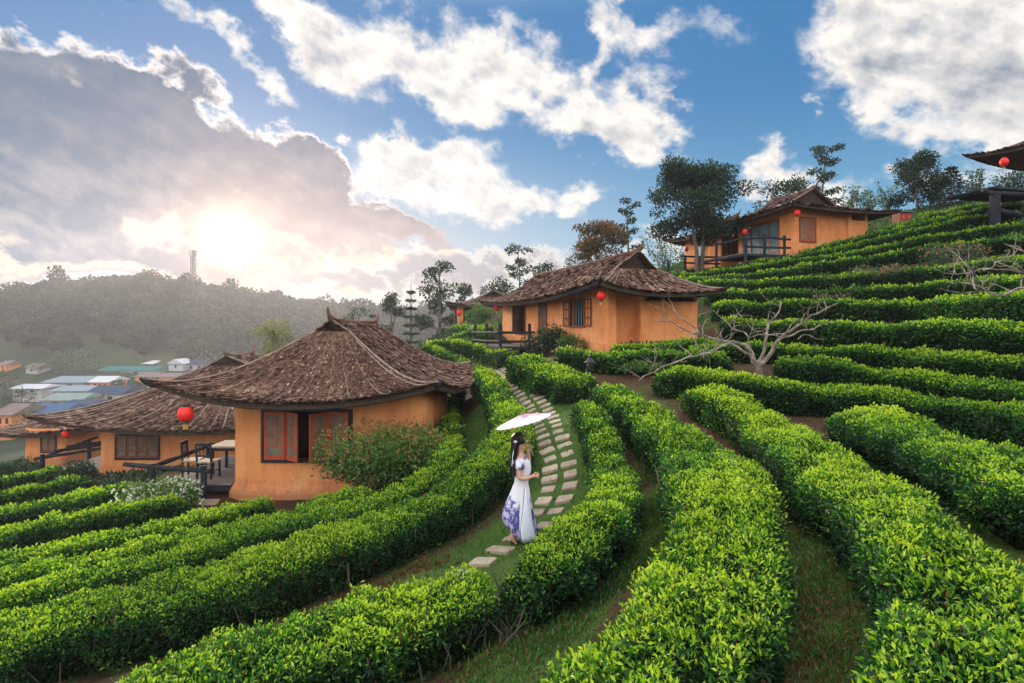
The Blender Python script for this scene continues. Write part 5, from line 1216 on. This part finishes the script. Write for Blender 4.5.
# dress: bodice with short sleeves, long skirt that trails at the back
rows = [(463.5,521,.075,.11),(466,521.5,.115,.125),(470,522.3,.118,.105),(475,522.6,.116,.098),(481,522.2,.102,.090),(487,521.3,.092,.082),(492,520.8,.112,.098),(499,520.3,.132,.12),(507,519.6,.158,.14),(515,519,.185,.165),(523,518.6,.212,.185),(530,518.8,.23,.20),(537,520.5,.225,.20),(542,522.5,.20,.19)]
def hemshift(py, a):    # the hem is lower in front, cut up at the back
    f = max(0, (py-505)/36.); return -f*(1-math.cos(a))*.5*.20 + f*.0
G = []; TT = []; n = 48
for py, cx_, rx, ry in rows:
    ring = []; tt = []
    for j in range(n):
        a = 2*math.pi*j/n; f = max(0, (py-490)/50.); fold = 1+f*.10*math.sin(a*9+1)+f*.05*math.sin(a*17)
        c = lp(cx_, py); q = c+np.array((math.cos(a)*rx*fold, math.sin(a)*ry*fold, 0)); q[2] += f*max(0,-math.cos(a))**1.2*.17
        ring.append(q); tt.append(np.clip(f*1.6, 0, 1) if abs(math.atan2(-math.sin(a), math.cos(a))-R(62)) > R(26) else .05)
    G.append(ring); TT.append(tt)
m = MB(); m.grid(np.array(G), t=np.array(TT), closed=True)
for sy, (sx, sz), (ex, ez) in ((-1,(520,464.3),(519.4,471)),(1,(522.5,464.3),(526,469))):
    a_ = lp(sx, sz, sy*.10); b_ = lp(ex, ez, sy*.155); m.taper([a_, (a_+b_)/2+np.array((0,sy*.02,.01)), b_], .062, .058, 14, .03)
dr = m.build('dress', MT['dress'], wo, smooth=True)
sol = dr.modifiers.new('t','SOLIDIFY'); sol.thickness = .006
# plain satin panel let into the side of the skirt
G = []
for py, cx_, rx, ry in rows[6:]:
    f = max(0, (py-490)/50.); wd_ = R(2+26*f); G.append([lp(cx_, py)+np.array((math.cos(-R(62)+q*wd_)*(rx*(1+.06*f)+.014), math.sin(-R(62)+q*wd_)*(ry*(1+.10*f)+.014), f*0)) for q in np.linspace(-1,1,9)])
m = MB(); m.grid(np.array(G)); o = m.build('skirt_panel', MT['satin'], dr, smooth=True); sol = o.modifiers.new('t','SOLIDIFY'); sol.thickness = .006
m = MB(); 
for e_ in (0, -1): m.tube([r_[e_] for r_ in G], .0045, 5)
m.build('piping', MT['hair'], dr)
for sgn, toe in ((-1,(516.5,547.6)),(1,(523,545.8))):
    m = MB(); m.box(lp(*toe, sgn*.08)+np.array((-.02,0,-.022)), (.235,.085,.022)); m.tube([lp(toe[0]+1.5,toe[1]-1,sgn*.08-.04), lp(toe[0]+1.2,toe[1]-3.6,sgn*.08), lp(toe[0]+1.5,toe[1]-1,sgn*.08+.04)], .011, 6)
    m.tube([lp(toe[0]-5,toe[1]-1,sgn*.08-.035), lp(toe[0]-5.5,toe[1]-4.2,sgn*.08), lp(toe[0]-5,toe[1]-1,sgn*.08+.035)], .009, 6); m.build('sandal', MT['black'], wo)
# ---- parasol, held by the woman
def parasol_mat():
    m, t = mat('painted_paper'); b = NB(t); v = b.n('ShaderNodeTexCoord').outputs['Object']; n = b.noise(5.5, 4, .6, v, .6)
    ln = b.n('ShaderNodeVectorMath', {0: v, 1: (.05,-.05,0)}, operation='DISTANCE').outputs['Value']
    near = b.n('ShaderNodeMapRange', {0: ln, 1: .30, 2: .05, 3: 0, 4: .17}).outputs[0]
    k = b.n('ShaderNodeMath', {0: n, 1: near}, operation='ADD').outputs[0]
    c = b.ramp(k, [(.0, (.74,.72,.74)), (.60, (.74,.70,.74)), (.66, (.75,.35,.48)), (.74, (.70,.20,.36)), (.80, (.40,.36,.55)), (.9, (.7,.66,.72))])
    p = b.n('ShaderNodeBsdfPrincipled', {'Base Color': c, 'Roughness': .6}); tr = b.n('ShaderNodeBsdfTranslucent', {'Color': c}); b.out(b.n('ShaderNodeMixShader', {0: .35, 1: p.outputs[0], 2: tr.outputs[0]}).outputs[0]); return m
MT['parasol'] = parasol_mat()
hnd = wb+lp(529.6, 452, .035); topp = wb+lp(522.0, 420.0, .02)
ps = empty('parasol', tuple(topp), 0, 'white paper parasol painted with pink blossom, tilted over the woman', 'parasol')
ps.rotation_euler = (R(-2), R(-15), 0)
m = MB(); n = 28; G = []; r_ = .405
for r in np.linspace(.012, 1, 9): a = np.arange(n*2)*math.pi/n; G.append(np.stack([np.cos(a)*r*r_*(1-.012*(np.arange(n*2)%2)), np.sin(a)*r*r_*(1-.012*(np.arange(n*2)%2)), -.10*r**1.25+(-.006*r*(np.arange(n*2)%2))], 1))
m.grid(np.array(G), closed=True); o = m.build('canopy', MT['parasol'], ps); sol = o.modifiers.new('t','SOLIDIFY'); sol.thickness = .002
m = MB(); [m.tube([(0,0,-.015),(math.cos(a)*r_*.55,math.sin(a)*r_*.55,-.062),(math.cos(a)*r_*.985,math.sin(a)*r_*.985,-.108)], .003, 4) for a in np.arange(n)*2*math.pi/n]; m.build('rib', MT['batten'], ps)
m = MB(); L_ = np.linalg.norm(topp-hnd); m.tube([(0,0,.02),(0,0,-.60)], .009, 8); m.build('shaft', MT['batten'], ps)
m = MB(); m.lathe([(0,.045),(.012,.04),(.020,.01),(.024,-.01),(0,-.015)], n=12); m.build('finial', MT['batten'], ps)
# ================================================================= village in the valley
def vhouse(px0, px1, py, top, label, wallm, roofm, depth=8, name='village_house', gable=False, d=None, over=.6, cat='house', win=2):
    d = d or F*16/(py-HZ); x0, x1 = (px0-CX)/F*d, (px1-CX)/F*d; zb = (HZ-py)/F*d; H = (py-top)/F*d; W_ = x1-x0
    o = empty(name, ((x0+x1)/2, d, zb), 0, label, cat)
    m = MB(); m.box((0, depth/2, H*.3-2), (W_-over*2, depth, H*.6+4)); m.build('wall', MT[wallm], o)
    r = MB(); a = W_/2; hz = H*.6
    if gable: V = [(-a,-over,hz-.1),(a,-over,hz-.1),(a,depth+over,hz-.1),(-a,depth+over,hz-.1),(0,-over,H),(0,depth+over,H)]; r.add(V, [(0,1,4),(2,3,5)]); r.add(V, [(1,2,5,4),(3,0,4,5),(0,3,2,1)])
    else: V = [(-a,-over,hz),(a,-over,hz),(a,depth+over,hz+.2),(-a,depth+over,hz+.2),(-a*.94,depth*.5,H),(a*.94,depth*.5,H)]; r.add(V, [(3,0,4),(1,2,5)]); r.add(V, [(0,1,5,4),(2,3,4,5),(0,3,2,1)])
    r.build('roof', MT[roofm], o)
    for k in range(win): w_ = MB(); w_.box((-W_*.3+W_*.6*(k+.5)/max(win,1), -.02, H*.32), (min(1.4, W_*.12), .06, H*.25)); w_.build('window', MT['room'], o)
    return o
vhouse(40,86,389,378,'wide pale blue metal roofed hall in the valley','stucco_pale','pale_roof',14)
vhouse(10,44,394,385,'low white flat shed left of the pale blue hall','stucco_pale','white',6)
vhouse(50,88,397,387,'pale grey roofed house before the pale blue hall','stucco_pale','pale_roof',8)
vhouse(40,82,408,395,'grey-green roofed house in the middle of the valley village','stucco_pale','green_roof',8)
vhouse(14,62,424,406,'steel blue roofed house at the lower left of the village','stucco_pale','blue_roof',8)
vhouse(84,124,404,387,'dark navy roofed house behind the round thatched roof','stucco_pale','navy_roof',8)
vhouse(55,90,414,402,'navy roofed house just above the lantern','stucco_pale','navy_roof',8)
vhouse(88,112,390,377,'peach walled two-storey house with a white roof slab','stucco','white',7,win=3)
vhouse(-8,15,428,406,'peach walled house with tiled roof cut by the left edge','stucco','brown_roof',7)
vhouse(24,39,373,364,'tiny brown-roofed house on the green slope','stucco_pale','brown_roof',6,d=190,win=1)
vhouse(-3,8,371,361,'tiny brown-roofed house at the left edge on the slope','stucco','brown_roof',6,d=190,win=1)
vhouse(97,156,376,367,'long teal roofed shed below the white hall','stucco_pale','teal_roof',10)
vhouse(118,154,368,361,'long white hall above the teal shed','white','white',8,d=212)
vhouse(167,184,370,359,'small white gabled cottage','white','white',7,d=205,gable=True,win=1)
vhouse(181,209,371,360,'dark blue roofed house beside the white cottage','stucco_pale','navy_roof',8,d=208)
vhouse(133,200,381,374,'long low orange walled building below the teal shed','stucco','brown_roof',8)
for i, px in enumerate((194.5, 199.5)):
    p = at(px, 352, 235); b = empty('signboard', tuple(p), 0, ('left','right')[i]+' one of two small white signboards on the far slope', 'sign', 'white signboards on the far slope')
    m = MB(); m.box((0,0,1.0), (1.9,.1,1.6)); m.build('board', MT['white'], b)
    m = MB(); m.bar((-.6,.08,.5),(-.6,.08,-3),.12); m.build('post', MT['dark_wood'], b)
# phone mast on the ridge
p = onground(193, 335)
ms = empty('phone_mast', tuple(p), 0, 'tall thin phone mast standing on the wooded ridge', 'mast'); H_ = (HZ-250)/F*335-p[2]
m = MB(); w0 = 1.15
for sx_ in (-1,1):
    for sy_ in (-1,1): m.bar((sx_*w0,sy_*w0,-1),(sx_*.8,sy_*.8,H_),.38)
for k in range(14):
    z0, z1 = H_*k/14, H_*(k+1)/14
    for sy_ in (-1,1): m.bar((-w0*.85,sy_*w0*.8,z0),(w0*.85,sy_*w0*.8,z1),.3); m.bar((w0*.85,sy_*w0*.8,z0),(-w0*.85,sy_*w0*.8,z1),.3)
m.build('lattice', MT['bark'], ms)
m = MB(); [m.box((math.cos(a)*1.9, math.sin(a)*1.9, H_-1.8), (.7,.7,3.2)) for a in (0,1.57,3.14,4.71)]; m.build('antenna', MT['stucco_pale'], ms)
m = MB(); [m.box((2.1, 0, H_-8), (1.2,1.0,2.0))]; m.build('antenna', MT['stucco_pale'], ms)
# ================================================================= far wood: one mass nobody could count
rg = np.random.default_rng(5); fo = MB(); cs = []
for d in np.arange(216, 380, 5.4):
    for px in np.arange(-100, 600, 12.0*250/d):
        cs.append((px+rg.uniform(-4,4), d+rg.uniform(-4,4)))
cs = np.array(cs); x = (cs[:,0]-CX)/F*cs[:,1]; z = TZ(x, cs[:,1])
clear_ = snoise(np.c_[x, cs[:,1], x*0], .012, 77)
keep = (cs[:,1] > 226+5*clear_) | (rg.random(len(cs)) < .35)
pyb = HZ - z/cs[:,1]*F
for xx, yy, zz in zip(x[keep], cs[keep,1], z[keep]):
    h = rg.uniform(6, 10)*(1.0 if yy > 232 else .5); w_ = h*rg.uniform(.40,.65)
    if rg.random() < .06: h *= 1.45
    t0 = rg.uniform(.15,.85)
    for k in range(3):
        c = np.array((xx+rg.normal()*w_*.45, yy+rg.normal()*w_*.45, zz+h*rg.uniform(.55,.85)))
        blob_leaves(fo, c, (w_*.62,w_*.62,h*.27), 78, 1.35, rg, tint0=t0, top=.25, hollow=.75, wr=.85)
    blob_leaves(fo, (xx,yy,zz+h*.35), (w_*.5,w_*.5,h*.35), 40, 1.3, rg, tint0=t0*.7, hollow=.5, wr=.8)
tag(fo.build('forest', MT['forest']), 'hazy dark green wood covering the far ridge', 'forest', kind='stuff')
# loose trees among the village
vt = MB(); k = 0
for px, py, w_, h, lab in [(20,408,34,20,'round tree clump left of the steel blue roof'),(70,376,46,26,'leafy trees above the pale blue hall'),(120,396,20,16,'bush tree right of the navy roof'),(160,365,26,14,'tree behind the white cottage'),
    (215,372,50,20,'pale green trees above the round thatched roof'),(240,366,40,24,'hazy tree left of the golden one'),(5,392,30,22,'dark tree at the left edge of the village'),(55,352,40,24,'tree belt on the slope above the tiny houses'),(100,356,60,22,'trees above the teal shed'),
    (150,350,46,20,'tree mid-slope under the mast'),(30,425,26,14,'bush at the foot of the steel blue house'),(150,388,30,10,'low bushes beside the orange building')]:
    d = min(240, F*15.5/max(py-HZ, 30)); tree(px, d, py-h, py+6, w_, 'broad', lab, m=('tree_pale' if k % 3 == 1 else 'tree'), seed=60+k, n=900, bare=.05, L=max(.3, 2.2*d/F), name='valley_tree'); k += 1
# low growth on the slopes between the rows and behind the houses
def scatter(name, label, cat, x, y, n_per, L, m, h=.1, seed=0, t0=.45, wr=.18, up=1.2, fine=False):
    rg = np.random.default_rng(seed+300); z = TZ(x, y); P = np.c_[x, y, z]; P = np.repeat(P, n_per, 0) + rg.normal(size=(len(P)*n_per, 3))*np.array((h*.5,h*.5,0))
    Nn = np.tile((0,0,1.), (len(P),1)); mb = MB(); t = np.clip(t0+.15*snoise(P,.7,seed)+rg.normal(size=len(P))*.14, 0, 1)
    leaves(mb, P-np.array((0,0,.01)), Nn, L*rg.uniform(.5,1.3,len(P)), t, up=up, spread=1.1, wr=wr, fine=fine, rg=rg)
    return tag(mb.build(name, MT[m]), label, cat, kind='stuff')
def along(P, wd, n, rg):
    P, s = resample(P, .15); i = rg.integers(0, len(P)-1, n); return P[i,0]+rg.uniform(-wd,wd,n), P[i,1]+rg.uniform(-wd,wd,n)
rg = np.random.default_rng(9)
xs, ys = zip(*[along(P, w_, n, rg) for P, w_, n in ((PATHW,.85,6500),(STRIP,.8,4500),(FUR,.5,5200),(FURR,.5,1500),(path_w([(640,540),(655,500),(650,450),(625,410)]),.3,1800))])
xs = np.concatenate(xs); ys = np.concatenate(ys)
# no blades through the slabs
ok = np.ones(len(xs), bool)
SL = np.array([o.location[:2] for o in bpy.data.objects if o.name.startswith(('stepping_stone','paving_slab'))])
for a in range(0, len(xs), 4000): ok[a:a+4000] = (np.hypot(xs[a:a+4000,None]-SL[:,0], ys[a:a+4000,None]-SL[:,1]).min(1) > .19)
scatter('grass', 'short green grass of the furrows and path edges', 'grass', xs[ok], ys[ok], 5, .055, 'shrub', .12, 1, .5)
rg = np.random.default_rng(19)
xs, ys = zip(*[along(P, w_, n, rg) for P, w_, n in ((PATHW,.8,700),(STRIP,.8,600),(FUR,.6,1500),(FURR,.7,1500),(path_w([(640,540),(655,500),(650,450),(625,410)]),.35,900),(path_w([(300,640),(380,590),(450,556)]),.4,1100),(path_w([(650,376),(690,385),(770,400),(830,430),(930,500)]),.45,1200))])
scatter('leaf_litter', 'fallen brown leaves in the furrows between the tea rows', 'leaf litter', np.concatenate(xs), np.concatenate(ys), 2, .05, 'litter', .15, 4, .5, .5, .15)
# rough ground cover behind and above the houses
n = 9000; a = rg.uniform(430, 1060, n); d = rg.uniform(24, 50, n); xs = (a-CX)/F*d
scatter('ground_cover', 'rough green weeds over the upper slope', 'undergrowth', xs, d, 4, .20, 'shrub', .5, 2, .4, .5, .9)
n = 5000; a = rg.uniform(0, 470, n); d = rg.uniform(16, 60, n); xs = (a-CX)/F*d; k = (d > 22) | (a < 150)
scatter('ground_cover', 'rough dark weeds over the slope behind the thatched houses', 'undergrowth', xs[k], d[k], 4, .22, 'tree', .6, 3, .5, .5, .9)
# ================================================================= air
lo = -19.0; hb = MB(); hb.box((0, 195, (lo+62)/2), (1000, 430, 62-lo)); 
hz = hb.build('haze', []) if False else None
hm, ht = mat('haze'); b = NB(ht)
vol = b.n('ShaderNodeVolumePrincipled', {'Color': (.78,.77,.88,1), 'Density': .00042, 'Anisotropy': .60})
ht.links.new(vol.outputs[0], b.n('ShaderNodeOutputMaterial').inputs['Volume'])
tag(hb.build('haze', hm), 'thin evening haze filling the valley', 'haze', kind='stuff')
